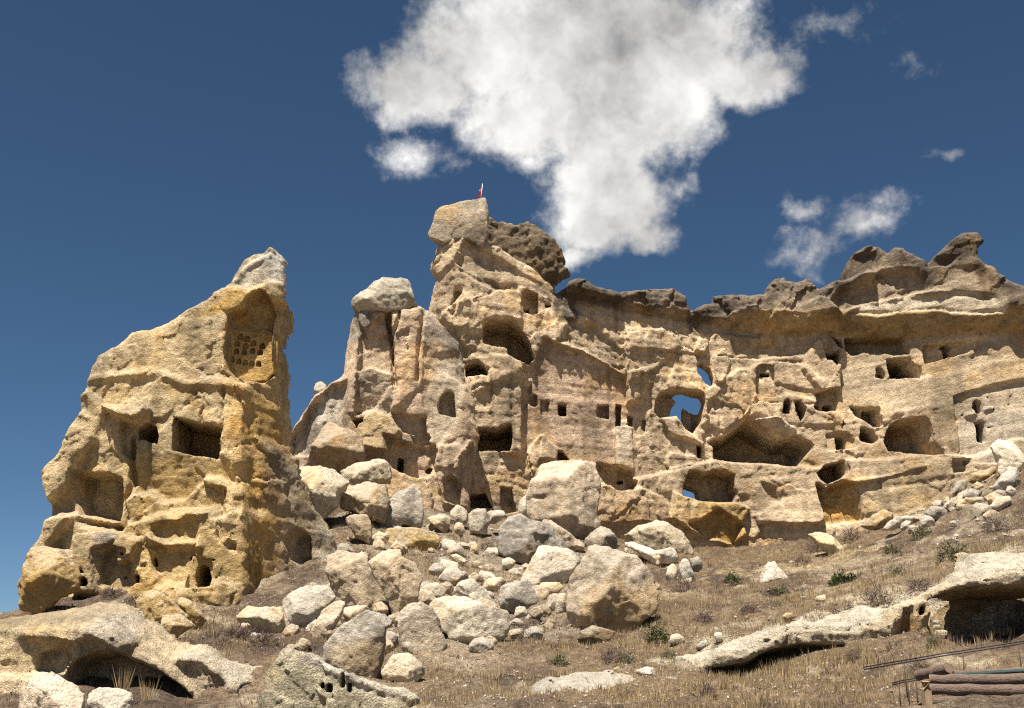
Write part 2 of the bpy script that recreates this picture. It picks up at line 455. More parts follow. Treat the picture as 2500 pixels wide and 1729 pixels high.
# ------------------------------------------------------------------ ground
GP = [(0, 1729, 37), (300, 1729, 38), (600, 1729, 38.5), (850, 1729, 37.5), (1020, 1722, 37), (1200, 1729, 35), (1600, 1729, 33), (2000, 1729, 30), (2500, 1729, 24),
      (1000, 1650, 41), (1250, 1650, 41), (1400, 1650, 42), (1600, 1660, 39), (2300, 1650, 32), (2500, 1640, 29),
      (1150, 1580, 48), (1500, 1580, 48), (1650, 1595, 45), (1760, 1590, 45), (1870, 1545, 45), (1964, 1508, 45.5), (2088, 1490, 45), (2182, 1488, 45.5), (2245, 1458, 46), (2354, 1388, 46), (2470, 1345, 46), (2640, 1330, 45),
      (700, 1560, 48), (900, 1500, 55), (1200, 1500, 56), (1500, 1490, 58), (1800, 1460, 61), (2100, 1420, 62), (2350, 1330, 62),
      (1150, 1410, 68), (1500, 1400, 74), (1750, 1390, 76), (2000, 1370, 76), (2250, 1320, 74), (2450, 1260, 69),
      (850, 1400, 65), (1000, 1330, 74), (1200, 1310, 80), (1600, 1350, 85), (1850, 1335, 87), (2050, 1310, 88), (2200, 1270, 86), (2350, 1210, 82), (2470, 1140, 79), (2600, 1100, 77),
      (1000, 1240, 83), (1250, 1270, 86), (1400, 1300, 86), (880, 1180, 83), (780, 1160, 82),
      (330, 1455, 60), (600, 1485, 59), (480, 1490, 58), (760, 1430, 63), (800, 1330, 72), (860, 1260, 77), (120, 1475, 58), (60, 1490, 57), (250, 1470, 57), (500, 1540, 53), (640, 1560, 51)]
LED = [(1600, 46, 0), (1660, 45, .2), (1720, 44, .9), (1800, 43.3, 1.0), (2000, 43, .9), (2180, 43.5, .7), (2260, 43, 1.9), (2450, 41.5, 2.1), (2650, 40, 2.0)]
LED_X = np.array([P(u, 1550, Y).x for u, Y, d in LED]); LED_Y = np.array([Y for u, Y, d in LED]); LED_D = np.array([d for u, Y, d in LED], float)
gx = [tuple(P(*g)) for g in GP]
gx += [(0, 0, -1.6), (-15, 0, -1.8), (20, 0, -1.2), (0, 12, -1.2), (-18, 14, -1.5), (18, 12, -.8), (-16, 28, -1.4), (-6, 27, -1.2), (-26, 34, -1.6), (-45, 30, -3), (-50, 60, -2), (-45, 90, -3), (-20, 95, 10), (-35, 115, -3),
       (0, 125, 7), (30, 125, 8), (55, 120, 10), (0, 150, -2), (50, 150, -2), (-50, 150, -6), (70, 80, 14), (70, 50, 6), (60, 20, 1), (0, -30, -2.5), (50, -30, -2), (-50, -30, -3)]
gx = np.array(gx)
def _phi(r): return np.sqrt(r * r + 4.0)
_Kd = np.sqrt(((gx[:, None, :2] - gx[None, :, :2]) ** 2).sum(-1))
_n = len(gx); _Amat = np.zeros((_n + 3, _n + 3)); _Amat[:_n, :_n] = _phi(_Kd) - np.eye(_n) * .8
_Amat[:_n, _n] = 1; _Amat[:_n, _n + 1:] = gx[:, :2]; _Amat[_n, :_n] = 1; _Amat[_n + 1:, :_n] = gx[:, :2].T
_wts = np.linalg.solve(_Amat, np.concatenate([gx[:, 2], np.zeros(3)]))
def ground_base(x, y):
    x = np.asarray(x, np.float64); y = np.asarray(y, np.float64)
    xc, yc = np.clip(x, -60, 80), np.clip(y, -40, 160)
    r = _wts[_n] + _wts[_n + 1] * xc + _wts[_n + 2] * yc
    for i in range(_n): r = r + _wts[i] * _phi(np.hypot(xc - gx[i, 0], yc - gx[i, 1]))
    # undercut bank: the ground in front of the pale ledge lies lower
    yl = np.interp(xc, LED_X, LED_Y); dp = np.interp(xc, LED_X, LED_D)
    r = r - dp * sstep((yl + 4.5 - yc) / 1.0) * np.exp(-np.clip(yl - yc, 0, None) / 7.0)
    far = np.hypot(x - xc, y - yc)
    return r * np.exp(-far / 60.0) - 6 * (1 - np.exp(-far / 200.0))
def ground_z(x, y):
    x = np.asarray(x, np.float64); y = np.asarray(y, np.float64)
    z = ground_base(x, y)
    zz = np.zeros_like(x)
    near = np.exp(-np.clip(np.hypot(x - 10, y - 60) - 90, 0, None) / 60)
    z = z + near * (.22 * fbm(x, y, zz, 8.0, 3, 5) + .22 * fbm(x, y, zz, 2.2, 4, 6, .6) - .1)
    f, e = facet2(x.astype(np.float32) + fbm(x, y, zz, 2.0, 2, 8) * .4, y.astype(np.float32), 1.3, 41, 1.5)
    return z + near * (.22 * f + .09 * fbm(x, y, zz, .7, 2, 9))
def ground_hit(u, v, y0=22, y1=108):
    d = px_dir(u, v); ys = np.arange(y0, y1, .3); t = ys / d.y
    g = ground_base(d.x * t, ys); b = np.nonzero(g > d.z * t)[0]
    Y = ys[b[0]] if len(b) else y1
    return Y

def axis(lo, hi, h, far, n):
    a = np.arange(lo, hi, h); g = np.geomspace(h * 2, far, n)
    return np.concatenate([lo - g[::-1], a, hi + g])
ax_, ay_ = axis(-42, 56, .3, 3500, 26), axis(10, 108, .3, 3500, 26)
GX, GY = np.meshgrid(ax_, ay_, indexing='ij')
GZ = ground_z(GX, GY)
nxg, nyg = GX.shape
gv = np.stack([GX.ravel(), GY.ravel(), GZ.ravel()], 1)
gi = np.arange(nxg * nyg).reshape(nxg, nyg)
gq = np.stack([gi[:-1, :-1].ravel(), gi[1:, :-1].ravel(), gi[1:, 1:].ravel(), gi[:-1, 1:].ravel()], 1)
zz = np.zeros_like(GX)
n1 = fbm(GX, GY, zz, 6.0, 5, 71); n2 = fbm(GX, GY, zz, 1.7, 4, 72)
gc = np.zeros((nxg, nyg, 3)) + np.array((.25, .18, .115))
def gmix(mk, c):
    global gc
    mk = np.clip(mk, 0, 1)[..., None]; gc = gc * (1 - mk) + mk * np.array(c)
gmix(sstep(n1 * 1.6 + .2), (.155, .11, .08))                        # bare brown soil
gmix(sstep(n2 * 1.6 - .65) * .7, (.46, .39, .29))                     # pale gravel showing through
gmix(sstep(fbm(GX + .5 * GY, GY * .6, zz, 7.0, 4, 74, .6) * 2.0 - .25) * .75, (.40, .315, .215))              # dusty bare ground
gmix(sstep(fbm(GX, GY, zz, 2.6, 4, 75, .6) * 2.2 - .7) * .7, (.10, .075, .058))                              # dark litter under the scrub
def near_px(pts, rad):
    r = np.zeros_like(GX)
    for u, v, *_ in pts:
        p = P(u, v, ground_hit(u, v)); r = np.maximum(r, 1 - np.hypot(GX - p.x, (GY - p.y) * .6) / rad)
    return r
pale = near_px([(1640, 1610), (1760, 1585), (1900, 1525), (2000, 1500), (2120, 1495), (2190, 1470), (2280, 1435), (2360, 1400), (2420, 1370), (2450, 1345)], 2.0)
gmix(sstep(pale * 2.0 + n2 * .8 - .2) * .85, (.54, .46, .34))
yel = near_px([(1810, 1400), (1880, 1395), (1960, 1380), (2040, 1370), (2060, 1345)], 3.0)
gmix(sstep(yel * 2 + n2 * .9 - .4) * .6, (.50, .39, .22))
cp_, sp_ = math.cos(PITCH), math.sin(PITCH)
fy = np.maximum(GY * cp_ + GZ * sp_, 1.0)
GU = PW / 2 + FPX * GX / fy; GV = PH / 2 - FPX * (-GY * sp_ + GZ * cp_) / fy
for zpoly in ([(720, 1480), (780, 1340), (900, 1250), (1010, 1200), (1260, 1260), (1500, 1340), (1600, 1400), (1500, 1560), (1200, 1580), (1000, 1640), (760, 1560)], [(2120, 1290), (2300, 1200), (2500, 1100), (2500, 1320), (2250, 1330)]):
    zs_ = poly_sd(zpoly, GU.astype(np.float32), GV.astype(np.float32))
    gmix(np.where(GY > 20, sstep(-zs_ / 60 + n2 * .9) * .65, 0), (.40, .33, .245))
gm = to_mesh('ground', gv, gq, gc.reshape(-1, 3))
M_GROUND = rock_mat('dry_earth', 1.3, 0, 1.5, 1.5)
tag(link('ground', gm, None, M_GROUND), kind='structure')
print('ground', round(time.time() - T0, 1))

# ------------------------------------------------------------------ left rock tower
tw = Mass('rock_tower', [(664, 610), (690, 629), (700, 638), (700, 669), (695, 694), (700, 725), (702, 752), (704, 789), (690, 808), (682, 843), (691, 888), (695, 919), (693, 954), (697, 999), (693, 1061),
      (698, 1092), (711, 1104), (716, 1135), (728, 1180), (742, 1215), (763, 1243), (783, 1277), (790, 1312), (800, 1354), (812, 1430), (800, 1560), (500, 1580), (60, 1560), (70, 1400), (83, 1333), (90, 1305), (107, 1250), (132, 1225),
      (133, 1211), (128, 1180), (116, 1159), (125, 1142), (154, 1114), (154, 1080), (170, 1062), (187, 1042), (201, 1000), (203, 967), (215, 947), (229, 902), (243, 870), (302, 832), (322, 810), (374, 808), (430, 780),
      (485, 749), (510, 739), (527, 718), (565, 694), (575, 666), (596, 635), (617, 622), (645, 621), (659, 609)],
      [(0, 64), (400, 62), (640, 62), (820, 67)], .095, -3.4, 8.5, 100, (.50, .38, .215), 1100, rnd=.9, amp=.19, dyf=lambda u, v: 1.8 * ((1575 - v) / 985 - .35) - (1.3 if v > 1240 else 0))
t = tw
zl = (t.Z - t.z[0]) / (t.z[-1] - t.z[0])
t.D += 1.8 * (zl - .35)                                                   # leans back with height
# lower storey projecting in front of the middle wall, its top a sloping ledge
t.off('B', [(100, 1000), (240, 900), (300, 760), (500, 740), (840, 840), (870, 770), (1000, 740), (1200, 720), (1400, 735), (1560, 700), (1650, 655), (1745, 700), (1800, 1000), (1810, 1700), (0, 1700)], -1.5, .8, amp=.3, jit=1.5)
t.off('B', [(870, 650), (980, 600), (1080, 590), (1180, 650), (1300, 640), (1450, 490), (1560, 480), (1740, 600), (1740, 700), (1500, 740), (1200, 730), (1000, 760), (870, 800)], -.6, .5, amp=.3)
# middle wall zone
t.off('B', [(930, 330), (1130, 280), (1560, 340), (1740, 400), (1740, 560), (1450, 480), (1300, 630), (1150, 640), (1080, 580), (960, 590), (930, 500)], .35, .4, gz=-.25, amp=.16)
# the right flank turns away
fl = t.m('A', [(1900, 380), (2200, 380), (2400, 2600), (1790, 2600), (1740, 1500), (1740, 1000), (1900, 900)], .6)
xc = t.W(zp('A', [(1820, 1000)]))[0][0]
t.D += fl * (0.7 + 1.0 * np.clip(t.X - xc, -.5, 3))
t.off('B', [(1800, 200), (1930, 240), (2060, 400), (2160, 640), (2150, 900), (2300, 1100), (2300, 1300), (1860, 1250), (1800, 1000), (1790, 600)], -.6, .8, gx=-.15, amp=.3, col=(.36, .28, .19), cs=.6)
# left outcrops
t.off('B', [(440, 340), (540, 110), (600, 50), (720, 100), (690, 230), (560, 390), (540, 430), (500, 560), (380, 660), (330, 470)], -.9, .45, gx=.35, amp=.3)
t.off('A', [(590, 1060), (640, 1040), (720, 1100), (780, 1160), (740, 1260), (600, 1200), (580, 1120)], -.6, .4, gz=-.3)
t.off('A', [(740, 1120), (850, 1140), (960, 1130), (1040, 1075), (1080, 1180), (1050, 1230), (960, 1260), (870, 1230), (760, 1180)], -1.1, .3, gz=.5, amp=.15, jit=.5)
t.off('A', [(870, 1230), (960, 1250), (960, 1420), (940, 1500), (880, 1450), (870, 1330)], .5, .3, amp=.1)
t.off('B', [(330, 960), (500, 745), (800, 790), (845, 840), (580, 885), (545, 1010), (490, 1030)], 1.0, .3, gx=.1, amp=.1, jit=.5)
t.off('B', [(580, 880), (830, 840), (860, 880), (800, 960), (700, 1010), (700, 1300), (540, 1300), (560, 980)], -.7, .25, gx=.35, amp=.12, jit=.6)
t.off('B', [(700, 1010), (800, 960), (900, 1000), (960, 1230), (900, 1290), (700, 1240)], .55, .3, amp=.1)
t.off('B', [(810, 970), (860, 870), (910, 890), (1000, 930), (950, 1040), (830, 1105)], -.5, .25, gz=.3, amp=.1, jit=.6)
# hollows of the lower wall
t.off('B', [(1060, 900), (1080, 820), (1200, 780), (1360, 790), (1370, 880), (1380, 950), (1250, 970), (1120, 950)], .5, .35, amp=.1)
t.off('B', [(1090, 960), (1380, 960), (1340, 1100), (1290, 1230), (1150, 1210), (1090, 1130)], .6, .4, amp=.12)
t.line('B', [(1060, 900), (1180, 960), (1380, 945), (1400, 970)], .35, -.5)
t.off('B', [(1580, 950), (1620, 925), (1670, 945), (1660, 990), (1600, 990)], .4, .25, jit=.3)
t.off('B', [(1100, 1270), (1500, 1240), (1740, 1250), (1760, 1420), (1500, 1480), (1160, 1400)], -.5, .5, amp=.5)
# upper wall: shelf line, flakes, cracks
t.line('A', [(640, 950), (900, 910), (1100, 900), (1330, 980), (1500, 960), (1720, 1020)], .5, -.25)
t.off('A', [(690, 800), (900, 660), (1010, 730), (1000, 830), (800, 900), (680, 900)], -.15, .5, amp=.45)
t.line('A', [(1575, 1000), (1560, 1200), (1570, 1440)], .16, .35)
t.line('B', [(930, 200), (930, 520), (880, 640), (850, 830)], .25, .5)
t.line('B', [(1740, 0), (1740, 300), (1760, 600), (1780, 1000), (1800, 1400)], .3, .35)
t.line('A', [(1410, 1140), (1420, 1240)], .12, .3)
t.off('A', [(1620, 940), (1740, 1000), (1760, 1500), (1740, 2000), (1560, 1440), (1580, 1050)], -.25, .4, amp=.2)
# white cap
t.off('A', [(1640, 270), (1660, 190), (1720, 100), (1780, 60), (1900, 20), (2030, 100), (2010, 260), (1900, 250), (1830, 290), (1740, 330)], .3, .5, amp=.12, col=(.68, .64, .55), cs=1.0)
t.line('A', [(1650, 250), (1720, 160), (1800, 110), (1890, 60)], .3, -.2)
# colours
t.color('A', [(1470, 420), (1640, 280), (1850, 270), (1940, 420), (1930, 600), (1560, 480), (1480, 540), (1200, 520)], (.50, .32, .11), .9, .8)
t.color('A', [(1560, 450), (1940, 400), (1920, 1500), (1860, 2400), (1700, 2400), (1600, 1300)], (.44, .28, .10), .85, 1.0)
t.color('B', [(860, 300), (1750, 330), (1790, 1400), (900, 1300), (860, 600)], (.50, .345, .145), .75, 1.2)
t.color('A', [(1270, 560), (1430, 580), (1430, 900), (1380, 1180), (1300, 1150), (1330, 800)], (.27, .20, .11), .6, .7)
t.color('A', [(640, 900), (690, 790), (900, 650), (1000, 700), (1060, 830), (800, 900)], (.28, .215, .14), .6, 1.0)
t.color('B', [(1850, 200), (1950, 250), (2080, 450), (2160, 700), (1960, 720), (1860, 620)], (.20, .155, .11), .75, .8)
t.color('B', [(660, 880), (830, 870), (800, 960), (690, 1000)], (.36, .31, .26), .7, .5)
t.color('B', [(2150, 700), (2300, 900), (2300, 1250), (2160, 1200)], (.42, .37, .30), .7, 1.0)
t.color('A', [(1200, 470), (1620, 470), (1590, 620), (1250, 560)], (.56, .46, .30), .6, .6)
# rooms, doors and niches
dove = [(1595, 470), (1700, 430), (1730, 350), (1830, 300), (1900, 360), (1940, 450), (1920, 600), (1905, 780), (1915, 900), (1840, 950), (1640, 930), (1590, 860), (1560, 750), (1590, 560)]
t.cave('A', dove, 1.5, 'dovecote_recess', .12)
t.cave('B', [(1215, 40), (1290, 65), (1430, 90), (1555, 110), (1545, 330), (1530, 350), (1460, 330), (1350, 320), (1210, 290)], 4.5, 'cave_room', 0, .2)
t.cave('B', [(965, 150), (1040, 90), (1100, 115), (1120, 160), (1115, 270), (1090, 240), (1020, 215), (965, 220)], 3.0, 'cave_room', 0, .3)
t.cave('B', [(525, 430), (780, 440), (870, 480), (870, 640), (800, 775), (700, 765), (500, 720), (520, 600)], 1.9, 'cave_room', .18, .2)
t.cave('B', [(1310, 1270), (1330, 1100), (1370, 1030), (1430, 1035), (1490, 1080), (1495, 1250)], .45, 'niche', 0, .3)
t.cave('B', [(1370, 1255), (1370, 1150), (1390, 1095), (1425, 1085), (1465, 1105), (1480, 1200), (1475, 1240), (1440, 1258)], 3.5, 'doorway', 0, .1)
t.cave('B', [(945, 1165), (968, 1155), (988, 1172), (984, 1225), (948, 1225)], 1.8, 'window_opening', 0, .05)
t.cave('B', [(600, 1165), (617, 1125), (636, 1165)], 1.2, 'window_opening', 0, 0)
t.cave('B', [(585, 1215), (605, 1190), (640, 1188), (662, 1230), (640, 1260), (590, 1250)], 1.4, 'window_opening', 0, 0)
t.cave('B', [(1066, 1040), (1088, 1040), (1090, 1102), (1068, 1102)], 1.2, 'window_opening', 0, .05)
for (cx, cy) in ((1325, 1040), (1367, 1022), (1505, 1060), (1640, 872), (866, 1020), (865, 1180), (1345, 1215)):
    t.cave('B', [(cx + 12 * math.cos(a), cy + 12 * math.sin(a)) for a in np.arange(0, 6.2, 1.05)], .5, 'beam_hole', 0, 0)
t.cave('B', [(1930, 900), (1960, 790), (2000, 760), (2070, 770), (2120, 830), (2140, 1060), (2060, 1060), (1960, 1010)], 1.1, 'niche', .35, .6)
t.cave('B', [(1810, 1210), (1880, 1180), (1930, 1230), (2060, 1260), (2040, 1330), (1880, 1370), (1810, 1330)], 1.2, 'hollow', .2, .8)
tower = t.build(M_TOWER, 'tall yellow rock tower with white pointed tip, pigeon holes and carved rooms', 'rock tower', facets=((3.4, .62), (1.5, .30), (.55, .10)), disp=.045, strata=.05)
# the pigeon-holed back wall of the recess
dy0 = tw.back['dovecote_recess']
dw_ = Mass('dovecote_wall', zp('A', [(1560, 590), (1690, 575), (1900, 610), (1960, 640), (1950, 880), (1880, 960), (1640, 950), (1560, 880)]), [(540, float(tw.Yf(np.array([P(540, 850, 63).x]))[0]) + dy0 - .80), (690, float(tw.Yf(np.array([P(690, 850, 63).x]))[0]) + dy0 - .80)], .032, -.28, .85, 140, (.47, .31, .12), 850, margin=.2, rnd=.05, amp=.05)
for (cx, cy) in ((1690, 640), (1738, 655), (1603, 645), (1612, 680), (1668, 688), (1728, 703), (1783, 686), (1845, 705), (1606, 738), (1663, 743), (1718, 748), (1776, 738), (1830, 750),
                 (1578, 790), (1630, 798), (1680, 812), (1725, 820), (1770, 828), (1820, 832)):
    dw_.cave('A', [(cx - 20, cy + 21), (cx - 21, cy - 4), (cx - 13, cy - 20), (cx + 2, cy - 24), (cx + 15, cy - 18), (cx + 21, cy - 2), (cx + 20, cy + 21)], .62, 'pigeon_hole', 0, .1)
dw_.line('A', [(1680, 600), (1800, 610), (1900, 640)], .06, -.10)
dw_.build(M_TOWER, None, None, facets=((.8, .3),), disp=.012, parent=(tower, tw.base), ochre=.3)

# ------------------------------------------------------------------ split pillar with a slab on top
pl = Mass('rock_pillar', [(866, 763), (894, 752), (922, 752), (950, 752), (977, 756), (988, 749), (1022, 745), (1047, 756), (1071, 784), (1092, 808), (1123, 836), (1130, 863), (1137, 933), (1157, 964), (1164, 1016), (1171, 1068),
      (1160, 1120), (1150, 1173), (1150, 1300), (1060, 1330), (880, 1300), (700, 1230), (690, 1120), (700, 1075), (721, 1037), (748, 995), (769, 960), (797, 947), (828, 926), (839, 912), (842, 874), (852, 822), (856, 787)],
      [(690, 88), (850, 85), (1000, 85), (1150, 87)], .12, -3.0, 7.0, 200, (.50, .375, .255), 950, rnd=1.3, amp=.22)
t = pl
t.off('D', [(0, 1450), (0, 1360), (150, 1120), (300, 980), (420, 950), (400, 1150), (380, 1500)], 1.2, .5, gx=-.15, amp=.3, col=(.52, .47, .38), cs=.7)
t.off('D', [(520, 640), (600, 560), (710, 470), (740, 640), (750, 950), (600, 1180), (480, 1200), (500, 900)], .45, .25, gx=.12, amp=.14)
t.off('D', [(440, 540), (520, 640), (500, 900), (480, 1200), (390, 1180), (400, 900)], -.2, .3, gx=-.4, amp=.15)
t.off('D', [(740, 640), (800, 450), (960, 430), (980, 700), (960, 1000), (740, 1180), (770, 1000)], -.35, .25, gx=.1, amp=.15)
t.line('D', [(712, 430), (720, 560), (745, 700), (750, 860), (765, 1000)], .3, 1.0)
t.line('D', [(800, 440), (790, 540), (745, 640)], .2, .7)
t.line('D', [(970, 430), (950, 560), (930, 760), (920, 950)], .25, .55)
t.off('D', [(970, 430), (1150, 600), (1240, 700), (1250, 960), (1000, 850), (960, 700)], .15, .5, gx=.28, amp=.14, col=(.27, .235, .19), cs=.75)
t.off('D', [(1000, 760), (1200, 740), (1240, 1000), (1200, 1250), (1060, 1400), (980, 1300), (960, 1050)], .2, .5, amp=.06, col=(.56, .46, .33), cs=.7)
t.off('D', [(740, 1170), (980, 1200), (985, 1330), (860, 1330), (790, 1290)], .7, .2, amp=.06, jit=.5)
t.off('D', [(500, 1260), (600, 1160), (720, 1220), (800, 1300), (720, 1450), (500, 1450)], -.7, .3, gz=.2, amp=.2, col=(.52, .38, .2), cs=.7)
t.off('E', [(690, 190), (850, 240), (1040, 250), (1060, 300), (1000, 480), (880, 470), (740, 400)], 1.2, .25, amp=.08, jit=.5)
t.off('E', [(1050, 270), (1200, 250), (1300, 300), (1280, 690), (1100, 680), (1060, 480)], -.6, .35, amp=.2)
t.line('E', [(1290, 230), (1220, 360), (1200, 420)], .35, -.6)
t.off('D', [(480, 900), (600, 860), (740, 900), (740, 1180), (600, 1150), (480, 1190)], -.1, .3, gz=-.3, amp=.2, col=(.30, .26, .2), cs=.5)
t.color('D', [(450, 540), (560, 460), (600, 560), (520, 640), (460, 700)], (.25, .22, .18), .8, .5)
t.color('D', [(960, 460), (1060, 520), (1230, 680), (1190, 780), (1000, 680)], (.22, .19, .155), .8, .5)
t.color('E', [(740, 400), (900, 480), (1100, 560), (1110, 680), (900, 500)], (.46, .32, .13), .8, .4)
t.cave('D', [(1060, 1140), (1075, 1060), (1110, 1015), (1160, 1010), (1185, 1040), (1190, 1200), (1130, 1190), (1070, 1180)], 1.5, 'window_opening', 0, .5)
t.cave('D', [(450, 1220), (545, 1205), (545, 1250), (490, 1280)], 1.4, 'window_opening')
t.cave('E', [(770, 310), (815, 330), (805, 440), (765, 410)], 3.2, 'doorway', 0, .15)
t.cave('E', [(965, 410), (990, 385), (1020, 400), (1020, 435), (970, 430)], 1.4, 'niche', 0, .2)
t.cave('E', [(1100, 490), (1140, 460), (1190, 480), (1230, 540), (1225, 690), (1110, 650)], 1.0, 'niche', .1, .3)
t.cave('D', [(860, 1330), (1000, 1320), (1010, 1350), (1000, 1400), (900, 1400)], .6, 'niche', .1, .3)
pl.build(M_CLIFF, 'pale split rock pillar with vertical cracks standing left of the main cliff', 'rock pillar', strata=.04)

# ------------------------------------------------------------------ main cliff
CAPTOP = [(1360, 693), (1388, 682), (1390, 675), (1407, 667), (1431, 667), (1453, 684), (1472, 690), (1512, 699), (1581, 695), (1623, 692), (1651, 693), (1682, 714), (1684, 733), (1699, 745), (1720, 733), (1744, 726), (1746, 709),
          (1789, 709), (1872, 709), (1879, 688), (1900, 673), (1921, 671), (1923, 681), (1945, 685), (1963, 681), (1974, 677), (1988, 692), (2002, 702), (2033, 685), (2067, 678), (2069, 654), (2085, 619), (2116, 605), (2147, 602), (2168, 619),
          (2182, 605), (2203, 604), (2234, 626), (2268, 644), (2286, 619), (2324, 588), (2352, 574), (2379, 576), (2398, 598), (2379, 616), (2376, 633), (2386, 650), (2414, 657), (2431, 682), (2463, 692), (2600, 730)]
CAPLOW = [(1364, 712), (1415, 719), (1495, 740), (1564, 757), (1685, 775), (1700, 779), (1787, 765), (1839, 755), (1908, 753), (1977, 765), (2064, 756), (2133, 758), (2220, 754), (2289, 750), (2341, 761), (2463, 758), (2600, 765)]
CRACK = [(1364, 714), (1415, 721), (1495, 742), (1564, 759), (1685, 779), (1807, 796), (1876, 809), (1928, 813), (1995, 812), (2029, 813), (2116, 824), (2220, 827), (2340, 820), (2463, 817), (2600, 815)]
CD = -1.7
cl = Mass('rock_cliff', [(1071, 595), (1108, 580), (1139, 576), (1152, 580), (1175, 588), (1195, 600), (1217, 610), (1249, 628), (1275, 642), (1303, 652), (1335, 664), (1352, 672)] + [(u, v, CD) for u, v in CAPTOP] +
      [(2600, 1300), (2300, 1350), (1900, 1400), (1500, 1420), (1200, 1360), (1060, 1330), (1060, 1000), (1045, 800), (1041, 747), (1054, 706), (1057, 690), (1061, 675), (1051, 658), (1050, 641), (1063, 623), (1064, 610)],
      [(1000, 91), (1100, 89.5), (1200, 91), (1350, 92.8), (1500, 95.5), (1700, 98.5), (1850, 98), (2000, 96), (2150, 92), (2300, 88), (2450, 84), (2620, 80)], .12, -6.2, 10.0, 300, (.51, .39, .255), 950, rnd=.8, amp=.26)
t = cl
# cap layer: proud band whose underside slopes back to the crack
cap = poly_sd(t.W([(u, v - 60, CD) for u, v in CAPTOP[:1]] + [(u, v - 80, CD) for u, v in CAPTOP[1:]] + [(u, v, CD) for u, v in CAPLOW[::-1]]), t.X, t.Z) + t.jit
und = poly_sd(t.W([(u, v, CD) for u, v in CAPLOW]) + t.W(CRACK[::-1]), t.X, t.Z)
xr = np.clip((t.X - t.W([(1700, 780)])[0][0]) / (t.W([(2150, 780)])[0][0] - t.W([(1700, 780)])[0][0]), 0, 1)
proud = -(.9 + 1.35 * sstep(xr))
lowz = np.interp(t.X, *np.array(sorted(t.W([(u, v, CD) for u, v in CAPLOW]))).T)
crz = np.interp(t.X, *np.array(sorted(t.W(CRACK))).T)
f = np.clip((t.Z - crz) / np.maximum(lowz - crz, .35), 0, 1)
x_l = t.W([(1352, 715)])[0][0]; right = sstep((t.X - x_l) / .8 + .5)
t.D += right * proud * np.where(t.Z > crz, f ** .8, 0)
t.D += right * .22 * sstep((t.Z - lowz) / .3) * 0
capm = right * sstep((t.Z - crz) / .3 + .5)
t.A = t.A * (1 - capm) + capm * (.34 + .2 * sstep((t.Z - lowz) / .6))
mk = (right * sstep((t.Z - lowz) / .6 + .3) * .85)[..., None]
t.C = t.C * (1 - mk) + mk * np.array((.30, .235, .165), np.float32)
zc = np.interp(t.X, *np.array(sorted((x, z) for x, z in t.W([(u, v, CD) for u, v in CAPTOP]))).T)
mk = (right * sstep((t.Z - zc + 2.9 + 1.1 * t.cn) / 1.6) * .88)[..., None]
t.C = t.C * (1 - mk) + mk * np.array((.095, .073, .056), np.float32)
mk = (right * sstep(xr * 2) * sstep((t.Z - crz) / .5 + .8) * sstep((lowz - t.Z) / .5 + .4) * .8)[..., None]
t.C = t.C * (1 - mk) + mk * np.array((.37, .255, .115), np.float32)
# white layered shelf on the brow at the right
t.off('I', [(1060, 600), (1200, 520), (1700, 440), (2130, 480), (2220, 600), (1700, 575), (1300, 590)], .5, .35, amp=.12, col=(.62, .53, .39), cs=.8, dy=-3.2)
t.off('I', [(960, 520), (1050, 420), (1330, 290), (1660, 300), (1700, 430), (1220, 520), (1060, 590)], 1.0, .6, amp=.3, col=(.33, .26, .18), cs=.7, dy=-3)
t.off('I', [(1700, 440), (1800, 260), (2000, 290), (2120, 400), (2130, 470), (2080, 500)], .3, .5, amp=.2, dy=-3)
t.off('I', [(1060, 340), (1120, 200), (1290, 160), (1330, 240), (1330, 330), (1180, 330)], .5, .35, amp=.2, dy=-3)
t.off('I', [(1160, 330), (1240, 290), (1320, 320), (1260, 380), (1180, 370)], -.9, .3, amp=.15, dy=-3)
t.off('I', [(820, 530), (880, 480), (960, 500), (1060, 590), (980, 640), (830, 620)], -.8, .4, amp=.25, dy=-3)
t.off('I', [(1640, 270), (1700, 200), (1880, 200), (1800, 280)], .8, .4, amp=.2, dy=-3)
t.line('H', [(1395, 240), (1400, 300), (1405, 365)], .2, .8)
# flag tower: left face turns away left, the smooth right face steps back
e = t.W(zp('G', [(640, 580), (520, 920), (600, 1200), (620, 1500)])); e += t.W(zp('D', [(1250, 330), (1370, 700)]))
ez = np.array([p[1] for p in e])[::-1]; ex = np.array([p[0] for p in e])[::-1]
ex_z = np.interp(t.Z, ez, ex)
inT = t.m('N', [(1000, 560), (1350, 560), (1360, 720), (1330, 900), (1180, 960), (1000, 960)], 1.0)
t.D += inT * (.55 * np.clip(ex_z - t.X, 0, 4) + .10 * np.clip(t.X - ex_z, 0, 6) - .6)
t.off('G', [(290, 740), (480, 640), (640, 600), (520, 920), (340, 1010), (280, 1040), (230, 900)], -.35, .4, amp=.3)
t.off('G', [(520, 920), (660, 620), (900, 800), (1270, 1000), (1500, 1110), (1540, 1250), (1280, 1160), (980, 1160), (620, 1000)], .3, .3, amp=.07, jit=.6, col=(.52, .40, .28), cs=.5)
t.line('G', [(590, 1000), (800, 1110), (980, 1170), (1200, 1180)], .45, .45)
t.color('G', [(580, 940), (760, 1000), (1000, 1150), (960, 1180), (600, 1010)], (.22, .185, .13), .7, .3)
t.off('G', [(430, 1440), (520, 1210), (590, 1210), (640, 1290), (560, 1400), (480, 1500)], .6, .25, amp=.1)
t.off('D', [(1090, 500), (1240, 330), (1330, 440), (1370, 600), (1340, 730), (1250, 720), (1200, 600)], -.6, .3, gx=.25, amp=.35)
t.off('D', [(1380, 380), (1500, 330), (1650, 400), (1660, 540), (1560, 520), (1380, 540)], -.3, .3, amp=.12)
